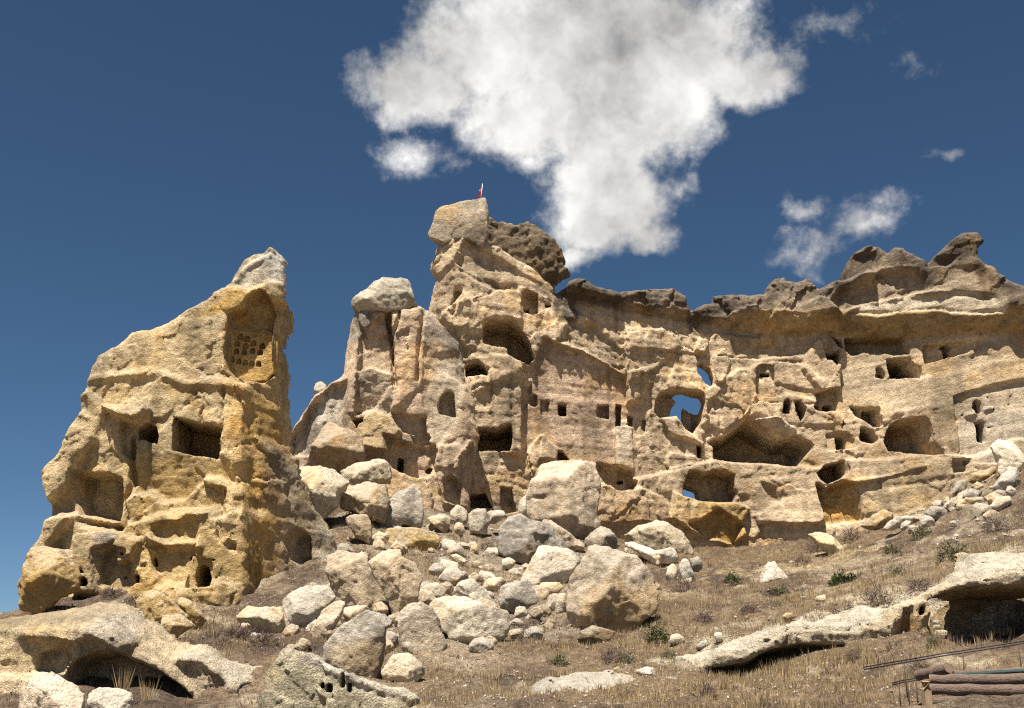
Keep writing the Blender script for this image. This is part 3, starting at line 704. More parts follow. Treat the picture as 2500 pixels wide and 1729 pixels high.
# ribs, buttresses and the dressed wall
t.off('H', [(0, 640), (140, 650), (210, 720), (220, 950), (215, 1320), (100, 1340), (0, 1200)], -.7, .5, amp=.15)
t.off('H', [(220, 690), (300, 700), (290, 900), (220, 1000)], .5, .3, amp=.1)
t.off('H', [(370, 510), (470, 560), (640, 620), (940, 770), (960, 960), (1000, 1050), (870, 1110), (870, 1430), (750, 1380), (550, 1360), (350, 1180), (220, 1330), (220, 950), (300, 690)], .35, .2, amp=.045, jit=.8, col=(.46, .335, .235), cs=.7)
t.off('H', [(380, 340), (460, 200), (620, 210), (1060, 320), (1400, 370), (1480, 620), (980, 580), (940, 760), (640, 610), (440, 560), (370, 500)], -.25, .5, amp=.38)
t.off('H', [(450, 190), (620, 200), (1050, 310), (1400, 370), (1900, 470), (1890, 500), (1400, 440), (1000, 440), (860, 440), (620, 330), (470, 280)], .35, .5, amp=.07)
t.off('H', [(560, 380), (700, 400), (950, 640), (930, 760), (640, 600), (480, 520)], .35, .5, amp=.45, col=(.33, .26, .18), cs=.6)
t.color('H', [(460, 230), (580, 240), (640, 330), (600, 400), (480, 380)], (.15, .125, .095), .85, .5)
t.line('H', [(440, 540), (700, 630), (930, 770)], .25, -.4)
t.off('H', [(960, 470), (1050, 460), (1090, 540), (1300, 560), (1320, 600), (980, 590)], -.2, .2, amp=.1)
t.off('H', [(960, 760), (1240, 650), (1180, 800), (1090, 860), (1060, 960), (960, 970)], -.45, .3, gx=.25, amp=.3)
t.off('H', [(1230, 830), (1290, 700), (1430, 730), (1500, 860), (1480, 900), (1250, 870)], -.5, .3, amp=.25)
t.off('H', [(1430, 600), (1470, 510), (1540, 520), (1490, 630)], -.6, .2, gz=.2, amp=.2, jit=.6)
t.off('H', [(1560, 640), (1640, 580), (1680, 700), (1620, 840), (1570, 830), (1560, 700)], -.55, .2, amp=.25, jit=.6)
t.off('H', [(1480, 900), (1700, 740), (1850, 720), (1860, 900), (1800, 1060), (1640, 1150), (1480, 1120)], -.35, .4, amp=.3)
t.line('H', [(1000, 590), (1300, 610), (1480, 630), (1900, 640)], .12, .25)
t.off('H', [(1990, 470), (2300, 460), (2300, 540), (2230, 600), (2030, 650), (1700, 640), (1700, 560), (1990, 560)], .25, .5, amp=.08)
t.off('H', [(880, 1130), (990, 1130), (1000, 1430), (870, 1430)], -.3, .15, amp=.08, jit=.5, col=(.58, .48, .35), cs=.8)
t.off('H', [(340, 1200), (370, 1180), (465, 1290), (450, 1370), (330, 1370)], -.8, .2, gx=.2, amp=.2)
t.off('H', [(1190, 1070), (1300, 1060), (1360, 1160), (1480, 1260), (1240, 1180)], -.5, .3, amp=.2)
t.off('H', [(1230, 1400), (1250, 1310), (1430, 1340), (1450, 1380), (1260, 1440)], -.5, .25, amp=.12)
# lower storey under the caves
t.off('J', [(-300, 900), (0, 830), (130, 800), (650, 840), (900, 830), (1080, 800), (1500, 760), (1850, 760), (1960, 760), (2210, 660), (2600, 700), (2600, 1600), (-900, 1600), (-700, 1000)], -1.1, .5, amp=.26)
t.off('J', [(830, 960), (900, 1000), (1000, 950), (1080, 980), (1160, 1220), (900, 1260), (840, 1100)], 1.5, .25, gx=-.1, amp=.1, jit=.5, col=(.42, .27, .10), cs=.85)
t.off('J', [(1060, 800), (1250, 800), (1260, 940), (1060, 980)], -.2, .2, amp=.2)
t.off('J', [(1080, 940), (1560, 850), (1580, 1100), (1440, 1180), (1160, 1200)], .1, .3, gx=.1, amp=.12, col=(.50, .40, .25), cs=.6)
t.line('J', [(1050, 970), (1240, 940), (1570, 850)], .25, -.25)
t.off('J', [(440, 960), (540, 1000), (570, 1090), (500, 1090)], .5, .25, amp=.08)
t.off('J', [(1780, 810), (1960, 760), (1890, 900), (1780, 900)], .8, .25, amp=.1)
t.off('K', [(240, 520), (420, 600), (600, 560), (820, 640), (890, 880), (600, 900), (240, 900)], -.6, .4, gx=-.1, amp=.3, col=(.45, .31, .18), cs=.6)
t.off('K', [(890, 860), (920, 590), (1010, 650), (1160, 690), (1300, 700), (1500, 710), (1620, 760), (1560, 900), (1580, 1000), (1450, 1090), (1200, 1050)], -.9, .35, amp=.4, col=(.48, .325, .13), cs=.8)
t.off('K', [(1060, 920), (1200, 860), (1330, 770), (1420, 830), (1560, 910), (1480, 1070), (1200, 1050)], 1.0, .3, amp=.25, col=(.42, .28, .11), cs=.8)
t.off('K', [(1660, 820), (1900, 700), (2250, 560), (2308, 700), (2308, 900), (1700, 900)], -.5, .4, gz=.25, amp=.15)
t.off('K', [(1270, 390), (1290, 230), (1310, 310), (1420, 400), (1300, 410)], -.4, .2, jit=.4)
# right-hand smooth walls
t.off('I', [(1010, 1000), (1250, 900), (1600, 990), (2210, 900), (2600, 850), (2600, 1400), (1800, 1350), (1620, 1320), (1380, 1350), (1000, 1250)], -.1, .6, amp=.06, col=(.53, .43, .29), cs=.6)
t.off('I', [(760, 980), (800, 830), (870, 790), (900, 900), (1000, 1000), (1000, 1180), (860, 1180), (740, 1010)], -.6, .3, gx=-.1, amp=.25)
t.off('I', [(400, 1000), (550, 950), (760, 990), (890, 1120), (890, 1200), (700, 1140), (400, 1100)], -.3, .3, amp=.25)
t.off('I', [(370, 1350), (420, 1200), (800, 1200), (1000, 1330), (1040, 1400), (700, 1400), (420, 1340)], -.3, .3, amp=.3)
t.off('I', [(1800, 1215), (2090, 1130), (2600, 1060), (2600, 1700), (1860, 1700), (1830, 1450)], .5, .15, amp=.04, jit=.4, col=(.42, .37, .30), cs=.6)
t.off('I', [(1880, 1340), (2080, 1280), (2090, 1300), (1890, 1360)], -.25, .08, jit=.2)
t.off('J', [(420, 500), (560, 500), (700, 580), (620, 630), (520, 570)], -.6, .2, gz=-.5, amp=.1, jit=.5, col=(.62, .53, .40), cs=.6)
# caves, windows, doors
CV = [('H', [(225, 155), (260, 160), (330, 190), (330, 330), (290, 340), (255, 330), (215, 280), (210, 240)], 1.5, 'window_opening', 0), ('H', [(222, 258), (264, 262), (262, 332), (228, 322)], 3.2, 'doorway', 0),
 ('H', [(375, 255), (420, 258), (425, 280), (380, 280)], 1.5, 'window_opening', 0),
 ('D', [(1380, 560), (1400, 530), (1560, 520), (1640, 570), (1700, 660), (1755, 800), (1700, 840), (1560, 780), (1550, 735), (1380, 700)], 5, 'cave_room', 0),
 ('D', [(1255, 840), (1300, 815), (1340, 810), (1390, 850), (1415, 900), (1415, 925), (1260, 925)], 3.5, 'cave_room', 0),
 ('H', [(265, 910), (300, 893), (325, 905), (325, 970), (300, 985), (270, 970), (262, 940)], 1.1, 'window_opening', 0), ('H', [(345, 935), (405, 940), (410, 1045), (345, 1040)], .4, 'window_opening', 0),
 ('H', [(465, 955), (528, 965), (530, 1050), (475, 1045)], 2.5, 'window_opening', 0), ('H', [(748, 970), (830, 970), (835, 1070), (742, 1055)], 1.1, 'window_opening', 0),
 ('H', [(878, 965), (917, 975), (914, 1130), (878, 1120)], 1.6, 'window_opening', 0), ('H', [(958, 1040), (1000, 1055), (997, 1130), (960, 1120)], 1.2, 'window_opening', 0), ('H', [(1058, 1075), (1092, 1080), (1087, 1160), (1056, 1150)], .4, 'niche', 0),
 ('H', [(1150, 940), (1190, 880), (1300, 860), (1480, 905), (1500, 960), (1480, 1090), (1420, 1180), (1360, 1150), (1300, 1060), (1190, 1070), (1150, 1030)], 3.0, 'cave_room', .05),
 ('H', [(1525, 1240), (1560, 1215), (1650, 1190), (1820, 1060), (1950, 1130), (2060, 1200), (2160, 1190), (2250, 1230), (2270, 1260), (2240, 1310), (2150, 1420), (2020, 1400), (1890, 1385), (1570, 1370), (1560, 1270)], 7, 'cave_room', .04),
 ('H', [(1440, 1260), (1475, 1265), (1475, 1350), (1450, 1350)], 2.5, 'window_opening', 0),
 ('H', [(1860, 720), (1900, 690), (1960, 690), (1995, 740), (2005, 925), (1865, 925)], .5, 'niche', 0), ('H', [(1896, 742), (1964, 748), (1966, 774), (1894, 775)], 2.0, 'window_opening', 0),
 ('H', [(2060, 950), (2090, 930), (2105, 960), (2108, 1040), (2040, 1045)], 3.5, 'doorway', 0), ('H', [(2135, 960), (2165, 945), (2215, 1000), (2210, 1050), (2180, 1100), (2140, 1030)], 3.5, 'doorway', 0),
 ('I', [(815, 1190), (860, 1170), (960, 1155), (995, 1160), (998, 1305), (910, 1315), (850, 1300), (820, 1280), (850, 1260), (845, 1200)], 1.4, 'cave_room', 0),
 ('I', [(840, 1240), (888, 1250), (890, 1310), (825, 1290)], 4, 'window_opening', 0), ('I', [(914, 1245), (987, 1240), (987, 1312), (914, 1317)], 4.5, 'window_opening', 0),
 ('I', [(905, 905), (960, 905), (1010, 880), (1020, 930), (990, 990), (950, 960), (910, 950)], 3.5, 'cave_room', 0), ('I', [(945, 765), (1030, 810), (1030, 870), (1000, 850)], 2.5, 'cave_room', 0),
 ('I', [(1045, 790), (1480, 785), (1500, 905), (1380, 915), (1290, 900), (1180, 900), (1090, 925), (1045, 880)], 2.2, 'cave_room', 0),
 ('I', [(1590, 850), (1880, 830), (1885, 915), (1600, 985)], 1.1, 'cave_room', 0), ('I', [(1735, 850), (1780, 825), (1830, 850), (1800, 865), (1810, 940), (1770, 945), (1760, 870)], 2.6, 'niche', 0),
 ('I', [(1260, 1005), (1300, 1000), (1330, 1040), (1335, 1085), (1262, 1075)], .9, 'window_opening', 0), ('I', [(1300, 1025), (1332, 1040), (1335, 1085), (1300, 1083)], 2, 'window_opening', 0),
 ('I', [(1340, 945), (1500, 930), (1520, 975), (1570, 1000), (1585, 1080), (1480, 1075), (1360, 1080)], 6, 'cave_room', 0),
 ('I', [(1080, 1275), (1130, 1290), (1220, 1280), (1285, 1280), (1320, 1400), (1310, 1415), (1240, 1410), (1150, 1360), (1110, 1330)], 1.2, 'cave_room', 0), ('I', [(1200, 1285), (1285, 1280), (1318, 1410), (1240, 1410), (1235, 1355), (1195, 1345)], 3.5, 'cave_room', 0),
 ('J', [(1320, 650), (1370, 530), (1420, 500), (1610, 470), (1640, 500), (1680, 640), (1750, 720), (1745, 760), (1640, 765), (1520, 740), (1350, 730)], 5.0, 'cave_room', .05),
 ('J', [(1155, 570), (1180, 555), (1250, 580), (1290, 640), (1240, 670), (1160, 650)], 3.5, 'cave_room', 0), ('J', [(915, 600), (1060, 590), (1110, 640), (1110, 710), (920, 715)], .5, 'niche', 0),
 ('J', [(990, 615), (1055, 620), (1060, 712), (995, 712)], 3, 'doorway', 0), ('J', [(1030, 510), (1052, 547), (1020, 550)], 1.5, 'window_opening', 0),
 ('J', [(825, 890), (900, 820), (1040, 790), (1058, 880), (1010, 930), (900, 970), (850, 940)], 5, 'cave_room', 0),
 ('K', [(1010, 560), (1040, 450), (1080, 390), (1200, 410), (1300, 400), (1500, 425), (1500, 560), (1530, 600), (1480, 700), (1160, 690), (1010, 640)], 3.4, 'cave_room', .05),
 ('J', [(1940, 380), (1970, 360), (2002, 385), (2014, 455), (1965, 467), (1943, 430)], 2.5, 'window_opening', 0), ('J', [(1955, 520), (2025, 505), (2048, 665), (1975, 665)], 1.0, 'doorway', 0), ('J', [(1995, 520), (2027, 512), (2048, 665), (2005, 665)], 3, 'doorway', 0),
 ('K', [(215, 290), (375, 320), (540, 375), (560, 460), (600, 500), (560, 590), (400, 590), (330, 540), (215, 390)], 2.2, 'cave_room', .05), ('K', [(428, 435), (482, 440), (484, 477), (426, 475)], 4, 'window_opening', 0),
 ('E', [(1335, 130), (1480, 140), (1580, 110), (1590, 200), (1570, 300), (1430, 290), (1330, 290)], 5, 'cave_room', 0), ('E', [(1290, 600), (1400, 590), (1440, 690), (1290, 690)], 3, 'cave_room', 0),
 ('E', [(1500, 540), (1580, 560), (1620, 720), (1510, 740)], .8, 'niche', .1), ('H', [(470, 1290), (500, 1300), (550, 1360), (465, 1365)], 2, 'window_opening', 0)]
for tg, pts, dep, kind, tap in CV: t.cave(tg, pts, dep, kind, tap, .2 if kind != 'cave_room' else .4)
for cx, cy in ((2040, 355), (2060, 560), (1880, 470), (2190, 400), (2205, 345), (2085, 440)):
    t.cave('J', [(cx + 11 * math.cos(a), cy + 11 * math.sin(a)) for a in np.arange(0, 6.2, 1.05)], .5, 'beam_hole', 0, 0)
t.cave('H', [(1445, 700), (1475, 680), (1540, 720), (1565, 790), (1560, 840), (1540, 850), (1500, 820), (1450, 750)], 60, 'sky_hole', 0, .3)
t.cave('H', [(1245, 1085), (1262, 1010), (1305, 950), (1336, 1000), (1344, 1120), (1300, 1110)], 60, 'sky_hole', 0, .1, dy=3)
t.cave('K', [(995, 530), (1145, 585), (1165, 710), (1070, 720), (1000, 680)], 60, 'sky_hole', 0, .1, dy=3.2)
t.region('N', [(1352, 560), (2640, 540), (2640, 815)] + CRACK[-2::-1], 'cap_layer')
def thin(s, B):
    for tg, pt, lim, rad in (('H', (1505, 765), 1.6, 2.6), ('H', (1300, 1030), 3.6, 2.6), ('K', (1080, 620), 3.9, 3.4)):
        p = s.W(zp(tg, [pt]))[0]; d = np.hypot(s.X - p[0], s.Z - p[1])
        B = np.minimum(B, s.D * 0 + lim + 12 * sstep((d - rad) / 3))
    return B
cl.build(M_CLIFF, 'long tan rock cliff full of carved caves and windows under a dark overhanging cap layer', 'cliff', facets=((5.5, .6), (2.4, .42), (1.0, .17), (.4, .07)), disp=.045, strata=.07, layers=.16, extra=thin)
cl_root = bpy.data.objects['rock_cliff']; cl_root['kind'] = 'thing'

# ------------------------------------------------------------------ single boulders and blocks
PALE = (.60, .52, .40); GREYB = (.36, .315, .255); PINKB = (.52, .42, .305); OCB = (.48, .345, .165); BROWN = (.30, .225, .15)
def boulder(label, tagc, pts, col=PALE, dep=.8, seed=1, Y=None, name='boulder', cat='boulder', up=.8, steep=.8, planes=4, mat=None, sink=.0, res=46, rough=1.0, extra=(), cut=None, fixed=False):
    nat = zp(tagc, pts); us = [p[0] for p in nat]; vs = [p[1] for p in nat]
    if not fixed:
        Yg = ground_hit(sum(us) / len(us), max(vs)); Yg -= min(.02 * Yg, .3 * math.sqrt((max(us) - min(us)) * (max(vs) - min(vs))) * Yg / FPX)
        Y = Yg if Y is None else min(Y, Yg)
    if not fixed:                                  # bed the lower part into the earth
        vm, vx = (min(vs) + max(vs)) / 2, max(vs)
        nat = [(u, v + .30 * (vx - vm) * max(0, (v - vm) / (vx - vm)) ** .6 * 1.2) for u, v in nat]; vs = [p[1] for p in nat]
    wpx = max(us) - min(us); wm = wpx * Y / FPX
    hm = (max(vs) - min(vs)) * Y / FPX
    size = math.sqrt(wm * hm); dm = size * dep
    Yc = Y + dm * .42
    w3 = [P(u, v, Yc) for u, v in nat]
    poly = np.array([(p.x, p.z) for p in w3]); c = (poly.min(0) + poly.max(0)) / 2; poly = poly - c
    h = max(size / res, .045, 3.4 * Y / FPX)
    ext = np.abs(poly).max(0) + size * .1
    x = np.arange(-ext[0], ext[0] + h, h); z = np.arange(-ext[1], ext[1] + h, h); y = np.arange(-dm * .6, dm * .6 + h, h)
    X, Y3, Z = np.meshgrid(x, y, z, indexing='ij', sparse=True)
    X2, Z2 = np.meshgrid(x, z, indexing='ij')
    rg = random.Random(seed * 77 + 5)
    S = poly_sd(poly, X2, Z2) - size * .012 + size * .02 * fbm(X2, X2 * 0, Z2, size * .25, 3, seed)
    k = size * .006
    F = S[:, None, :] + 0 * Y3
    def smax(a, b):
        hh = np.clip(.5 + .5 * (a - b) / k, 0, 1)
        return b * (1 - hh) + a * hh + k * hh * (1 - hh)
    pls = []
    for i in range(planes):
        a = 2 * math.pi * (i + rg.random() * .8) / planes; s = rg.uniform(.35, 1.2) * steep
        pls.append((math.cos(a) * s, -1.0, math.sin(a) * s, rg.uniform(0, .06)))
    pls.append((rg.uniform(-.3, .3), -1.0, up, .0))
    pls += list(extra)
    chips = []
    for i in range(4):
        a = rg.uniform(0, 2 * math.pi); chips.append((math.cos(a) * rg.uniform(.5, 1.4), rg.uniform(-1.2, -.2), math.sin(a) * rg.uniform(.5, 1.4), rg.uniform(.80, .95)))
    for i in range(5):
        a = 2 * math.pi * (i + rg.random() * .8) / 5; s = rg.uniform(.6, 1.1)
        pls.append((math.cos(a) * s, 1.0, math.sin(a) * s, rg.uniform(0, .1)))
    for nx, ny, nz, o in pls:
        L = math.sqrt(nx * nx + ny * ny + nz * nz); nx, ny, nz = nx / L, ny / L, nz / L
        d = float((poly[:, 0] * nx + poly[:, 1] * nz).max()) + o * size
        F = smax(F, nx * X + ny * Y3 + nz * Z - d)
    for nx, ny, nz, o in chips:
        L = math.sqrt(nx * nx + ny * ny + nz * nz); nx, ny, nz = nx / L, ny / L, nz / L
        d = max(float((poly[:, 0] * nx + poly[:, 1] * nz).max()) * o, float((poly[:, 0] * nx + poly[:, 1] * nz).max()) * .4 + abs(ny) * dm * .33)
        F = smax(F, nx * X + ny * Y3 + nz * Z - d)
    gx_, gz_ = rg.uniform(-.25, .25), rg.uniform(-.2, .35)
    F = smax(F, (-Y3 - dm * .45 + gx_ * X + gz_ * Z)); F = smax(F, Y3 - dm * .45)
    F = np.ascontiguousarray(F + np.zeros((len(x), len(y), len(z))), np.float32)
    F[0] = F[-1] = F[:, 0] = F[:, -1] = 1; F[:, :, 0] = F[:, :, -1] = 1
    v, q = surface_nets(F, (x[0], y[0], z[0]), h)
    n = vnormals(v, q)
    a3 = [v[:, i] + seed * 13.7 for i in range(3)]
    wq = a3[0] + .3 * a3[1]
    f1, e1 = facet2((wq).astype(np.float32), (a3[2] + .4 * a3[1]).astype(np.float32), size * .33, seed, 1.5)
    d = size * rough * (.016 * fbm(*a3, size * .3, 4, seed + 1, .6) + .03 * f1 + .010 * fbm(*a3, size * .06, 2, seed + 2))
    v = v + n * d[:, None]
    kt = rg.uniform(.78, 1.06); kw_ = rg.uniform(-.05, .10)
    cv = weather(np.stack(a3, 1), np.zeros((len(v), 3), np.float32) + np.array((col[0] * kt, col[1] * kt * (1 - kw_ * .5), col[2] * kt * (1 - kw_ * 1.6)), np.float32), seed + 3, .3, 0, .7)
    if cut is not None: cv = cut(v, n, cv, size)
    zb = float(v[:, 2].min()); v[:, 2] -= zb
    o = link(name, to_mesh(name, v, q, cv), None, mat or M_BOULD, loc=(float(c[0]), Yc, float(c[1]) + zb - sink))
    tag(o, label, cat)
    return o, Y

B = [
 ('huge rounded boulder with grey crust and smooth brown belly below the cliff wall', 'E', [(1690, 760), (1700, 620), (1740, 480), (1790, 390), (1880, 360), (2040, 360), (2150, 400), (2190, 500), (2210, 600), (2200, 800), (2100, 890), (1990, 880), (1850, 830), (1740, 790)], PINKB, dict(dep=.9, up=1.3, planes=5, Y=82)),
 ('thin upright stone leaning on the left of the huge rounded boulder', 'E', [(1620, 740), (1640, 640), (1690, 600), (1690, 760), (1650, 765)], PALE, dict(Y=81.5)),
 ('dark grey tilted slab left of the huge rounded boulder', 'E', [(1490, 900), (1500, 830), (1560, 750), (1660, 740), (1900, 860), (1980, 960), (2000, 990), (1760, 1020), (1730, 1050), (1560, 1010), (1490, 960)], GREYB, dict(up=.3, steep=.5, planes=5)),
 ('long narrow block lying against the dark tilted slab', 'E', [(1780, 800), (1830, 765), (2105, 930), (2080, 970), (1960, 990), (1850, 880)], PINKB, dict(dep=.6)),
 ('pale boulder with flat white top right of centre, below the dark tilted slab', 'E', [(1650, 1170), (1780, 970), (1830, 955), (2000, 980), (2080, 1050), (2090, 1070), (2000, 1130), (1950, 1210), (1800, 1190), (1720, 1200)], PALE, dict(up=1.0)),
 ('big pitted grey and tan boulder in the middle of the slope', 'O', [(1277, 1370), (1282, 1320), (1310, 1265), (1345, 1232), (1400, 1222), (1440, 1255), (1470, 1300), (1485, 1330), (1480, 1355), (1450, 1375), (1410, 1420), (1340, 1405), (1290, 1390)], (.46, .385, .295), dict(dep=.9, steep=.8, Y=58, extra=((-.6, -1, .2, 0), (.9, -1, -.1, 0)))),
 ('domed white boulder with a pointed top against the cliff foot', 'K', [(480, 980), (560, 930), (780, 850), (900, 870), (1030, 960), (1120, 1040), (1160, 1130), (970, 1130), (760, 1110), (600, 1050), (490, 1020)], PALE, dict(up=1.0)),
 ('low white rock in front of the domed white boulder', 'K', [(460, 1060), (560, 1060), (760, 1150), (970, 1100), (1000, 1200), (760, 1250), (600, 1150)], PALE, dict(up=.9)),
 ('grey triangular rock between the huge boulder and the cliff foot', 'K', [(90, 1030), (260, 890), (350, 930), (430, 1060), (330, 1130), (200, 1130)], GREYB, dict()),
 ('long white slab at the foot of the yellow cliff base', 'K', [(1560, 1010), (1600, 960), (1760, 890), (1900, 875), (2130, 875), (2120, 910), (1990, 950), (1850, 1000), (1700, 1030)], (.62, .53, .40), dict(up=1.2, dep=.6)),
 ('golden slab leaning at the foot of the right cliff', 'J', [(1150, 1240), (1260, 1170), (1330, 1140), (1400, 1170), (1390, 1210), (1280, 1270), (1200, 1260)], OCB, dict(up=1.0)),
 ('pale flat rock right of the golden slab', 'J', [(1300, 1270), (1400, 1190), (1540, 1180), (1520, 1230), (1400, 1260)], PALE, dict(up=1.2)),
 ('grey angular block on the right slope below the ruined wall', 'J', [(1610, 1160), (1650, 1110), (1760, 1120), (1775, 1190), (1700, 1200)], GREYB, dict()),
 ('yellow smooth mound rising from the right slope', 'J', [(780, 1310), (870, 1295), (950, 1320), (1030, 1390), (1060, 1440), (950, 1440), (860, 1370)], (.60, .49, .28), dict(up=1.2)),
 ('small white wedge of rock sticking out of the right slope', 'L', [(1435, 605), (1490, 490), (1520, 460), (1570, 455), (1710, 605), (1560, 615)], (.64, .57, .46), dict()),
 ('big white block wedged between rock tower and pillar', 'E', [(0, 420), (60, 390), (300, 420), (450, 510), (350, 580), (350, 640), (210, 750), (130, 680), (100, 540)], PALE, dict(up=.8, Y=73)),
 ('brown rounded rock leaning on the left foot of the pillar', 'E', [(120, 400), (180, 280), (260, 110), (300, 85), (380, 140), (470, 160), (530, 220), (540, 300), (500, 340), (400, 400), (250, 410)], (.42, .32, .22), dict(Y=81)),
 ('white topped block lying above the wedged blocks below the pillar', 'E', [(360, 440), (470, 380), (680, 345), (720, 390), (730, 460), (690, 490), (560, 510), (440, 500)], PALE, dict(Y=78, up=.9)),
 ('pale wedge-shaped block hanging over the dark hollow below the pillar', 'E', [(355, 590), (430, 540), (600, 510), (720, 530), (730, 600), (700, 720), (680, 770), (480, 700), (390, 680)], PINKB, dict(Y=75, up=.9)),
 ('grey pointed block right of the dark hollow below the pillar', 'E', [(690, 830), (690, 760), (730, 640), (760, 600), (900, 520), (950, 600), (970, 680), (940, 800), (820, 760), (760, 830)], (.45, .39, .31), dict(Y=76)),
 ('small upright block in the shadow of the hollow below the pillar', 'E', [(405, 780), (450, 735), (560, 740), (595, 800), (590, 920), (480, 870)], PINKB, dict(Y=72)),
 ('ochre stained flat slab in the rubble below the pillar', 'E', [(660, 900), (700, 840), (850, 830), (1010, 850), (1080, 890), (1070, 940), (980, 970), (850, 980), (680, 940)], OCB, dict(up=.5)),
 ('leftmost white stone of the row below the arched niche', 'E', [(1150, 720), (1200, 665), (1250, 690), (1280, 760), (1270, 790), (1160, 790)], PALE, dict(Y=80)),
 ('round topped white stone in the middle of the row below the arched niche', 'E', [(1280, 730), (1340, 695), (1400, 700), (1430, 760), (1410, 850), (1290, 850)], PALE, dict(Y=79)),
 ('rightmost flat white stone of the row below the arched niche', 'E', [(1430, 710), (1530, 710), (1540, 745), (1480, 790), (1430, 790)], PALE, dict(Y=80)),
 ('little round stone in front of the white stone row', 'E', [(1170, 830), (1200, 785), (1240, 800), (1260, 850), (1200, 890)], PINKB, dict()),
 ('low white rock left of the white stone row', 'E', [(985, 760), (1080, 725), (1160, 760), (1130, 860), (1020, 800)], PALE, dict(up=1.1)),
 ('small peaked stone on the grassy patch right of the split block', 'E', [(1110, 1000), (1220, 930), (1270, 1020), (1180, 1040)], PINKB, dict()),
 ('small dark-sided stone below the peaked stone', 'E', [(1060, 1110), (1090, 1050), (1210, 1080), (1200, 1130), (1120, 1140)], PINKB, dict()),
 ('small low stone beside the peaked stone', 'E', [(1140, 1030), (1200, 1010), (1280, 1060), (1220, 1090)], PALE, dict()),
 ('white cobble under the edge of the dark tilted slab', 'E', [(1510, 1050), (1560, 1035), (1620, 1070), (1590, 1110), (1520, 1110)], PALE, dict()),
 ('large split block with a smooth scooped front below the ochre slab', 'F', [(280, 370), (360, 340), (560, 350), (575, 440), (620, 500), (690, 600), (720, 720), (620, 720), (350, 650), (320, 560), (290, 450)], PINKB, dict(up=.7, steep=.6, Y=60)),
 ('right half of the large split block, shadowed and cracked', 'F', [(560, 360), (720, 325), (800, 330), (810, 390), (900, 420), (950, 540), (910, 680), (800, 770), (730, 720), (700, 610), (620, 500)], PINKB, dict(up=.6, steep=.6, Y=61)),
 ('broad pale boulder at the right foot of the rock tower', 'F', [(-60, 700), (0, 660), (100, 600), (200, 580), (300, 600), (350, 660), (280, 740), (170, 830), (150, 880), (40, 880), (-40, 830)], PALE, dict(Y=54, up=.9)),
 ('low white boulder in front of the tower corner', 'C', [(1670, 795), (1740, 728), (1850, 745), (1980, 730), (2030, 880), (1960, 910), (1800, 880), (1690, 830)], PALE, dict(Y=53, up=1.1)),
 ('tan leaning boulder between the pale boulder and the dark domed one', 'F', [(170, 960), (170, 890), (250, 760), (340, 690), (415, 670), (410, 720), (350, 830), (300, 900), (240, 980)], PINKB, dict(Y=51)),
 ('white stone behind the dark domed boulder', 'F', [(380, 760), (430, 730), (560, 720), (600, 760), (500, 800), (410, 830)], PALE, dict(Y=54)),
 ('dark grey domed boulder in the lower middle', 'F', [(250, 1080), (270, 990), (350, 890), (480, 800), (560, 750), (690, 740), (720, 760), (740, 850), (690, 880), (660, 1050), (610, 1210), (480, 1190), (330, 1120)], GREYB, dict(up=.4, steep=.5, Y=47)),
 ('upright brown boulder with a scooped face right of the dark domed one', 'F', [(800, 760), (860, 710), (950, 700), (1010, 740), (1080, 830), (1130, 970), (1120, 1030), (1070, 1080), (940, 1070), (810, 1030), (795, 900)], PINKB, dict(Y=49, steep=.6)),
 ('broad white boulder with a sloping top in the lower middle', 'F', [(1010, 710), (1080, 660), (1200, 655), (1350, 700), (1540, 760), (1580, 830), (1510, 910), (1380, 970), (1300, 975), (1200, 960), (1140, 900), (1090, 830)], (.60, .53, .42), dict(Y=53, up=1.2, extra=((.1, -1, 1.6, .02),))),
 ('white rounded stone above the upright brown boulder', 'F', [(915, 630), (980, 565), (1060, 560), (1140, 620), (1100, 650), (1010, 690), (930, 700)], PALE, dict(Y=57, up=1.1)),
 ('domed stone behind the broad white boulder', 'F', [(1180, 620), (1220, 550), (1290, 530), (1400, 600), (1480, 700), (1400, 710), (1290, 650)], PALE, dict(Y=58, up=.9)),
 ('small white stone lodged between domed stone and broad white boulder', 'F', [(1280, 640), (1340, 620), (1410, 690), (1380, 720), (1300, 680)], PALE, dict(Y=56)),
 ('grey boulder left of the big pitted boulder', 'F', [(1490, 660), (1500, 590), (1570, 545), (1680, 525), (1750, 620), (1760, 680), (1690, 710), (1580, 750), (1520, 720)], (.42, .365, .295), dict(Y=61)),
 ('pale stone behind the grey boulder by the big pitted boulder', 'F', [(1750, 600), (1800, 555), (1920, 555), (1950, 590), (1880, 650), (1780, 650)], PALE, dict(Y=64)),
 ('white egg-shaped stone touching the big pitted boulder', 'F', [(1890, 760), (1900, 650), (1960, 620), (1975, 700), (1960, 750)], PALE, dict(Y=58)),
 ('pair-topped white stone below the grey boulder', 'F', [(1600, 790), (1620, 720), (1680, 730), (1700, 780), (1620, 800)], PALE, dict()),
 ('pale low stone right of the pair-topped white stone', 'F', [(1700, 770), (1740, 730), (1800, 740), (1820, 780), (1740, 800)], PINKB, dict()),
 ('tan stone behind the domed stone in the rubble', 'F', [(1370, 590), (1400, 530), (1520, 520), (1550, 550), (1480, 600)], PINKB, dict()),
 ('low broken pale rock at the foot of the upright brown boulder', 'F', [(670, 1180), (680, 1120), (760, 1070), (850, 1060), (930, 1100), (1000, 1180), (900, 1230), (830, 1240), (700, 1210)], PALE, dict(Y=45, up=1.0)),
 ('small white stone in the gap left of the upright brown boulder', 'F', [(700, 990), (730, 930), (790, 920), (800, 1000), (740, 1030)], PALE, dict(Y=48)),
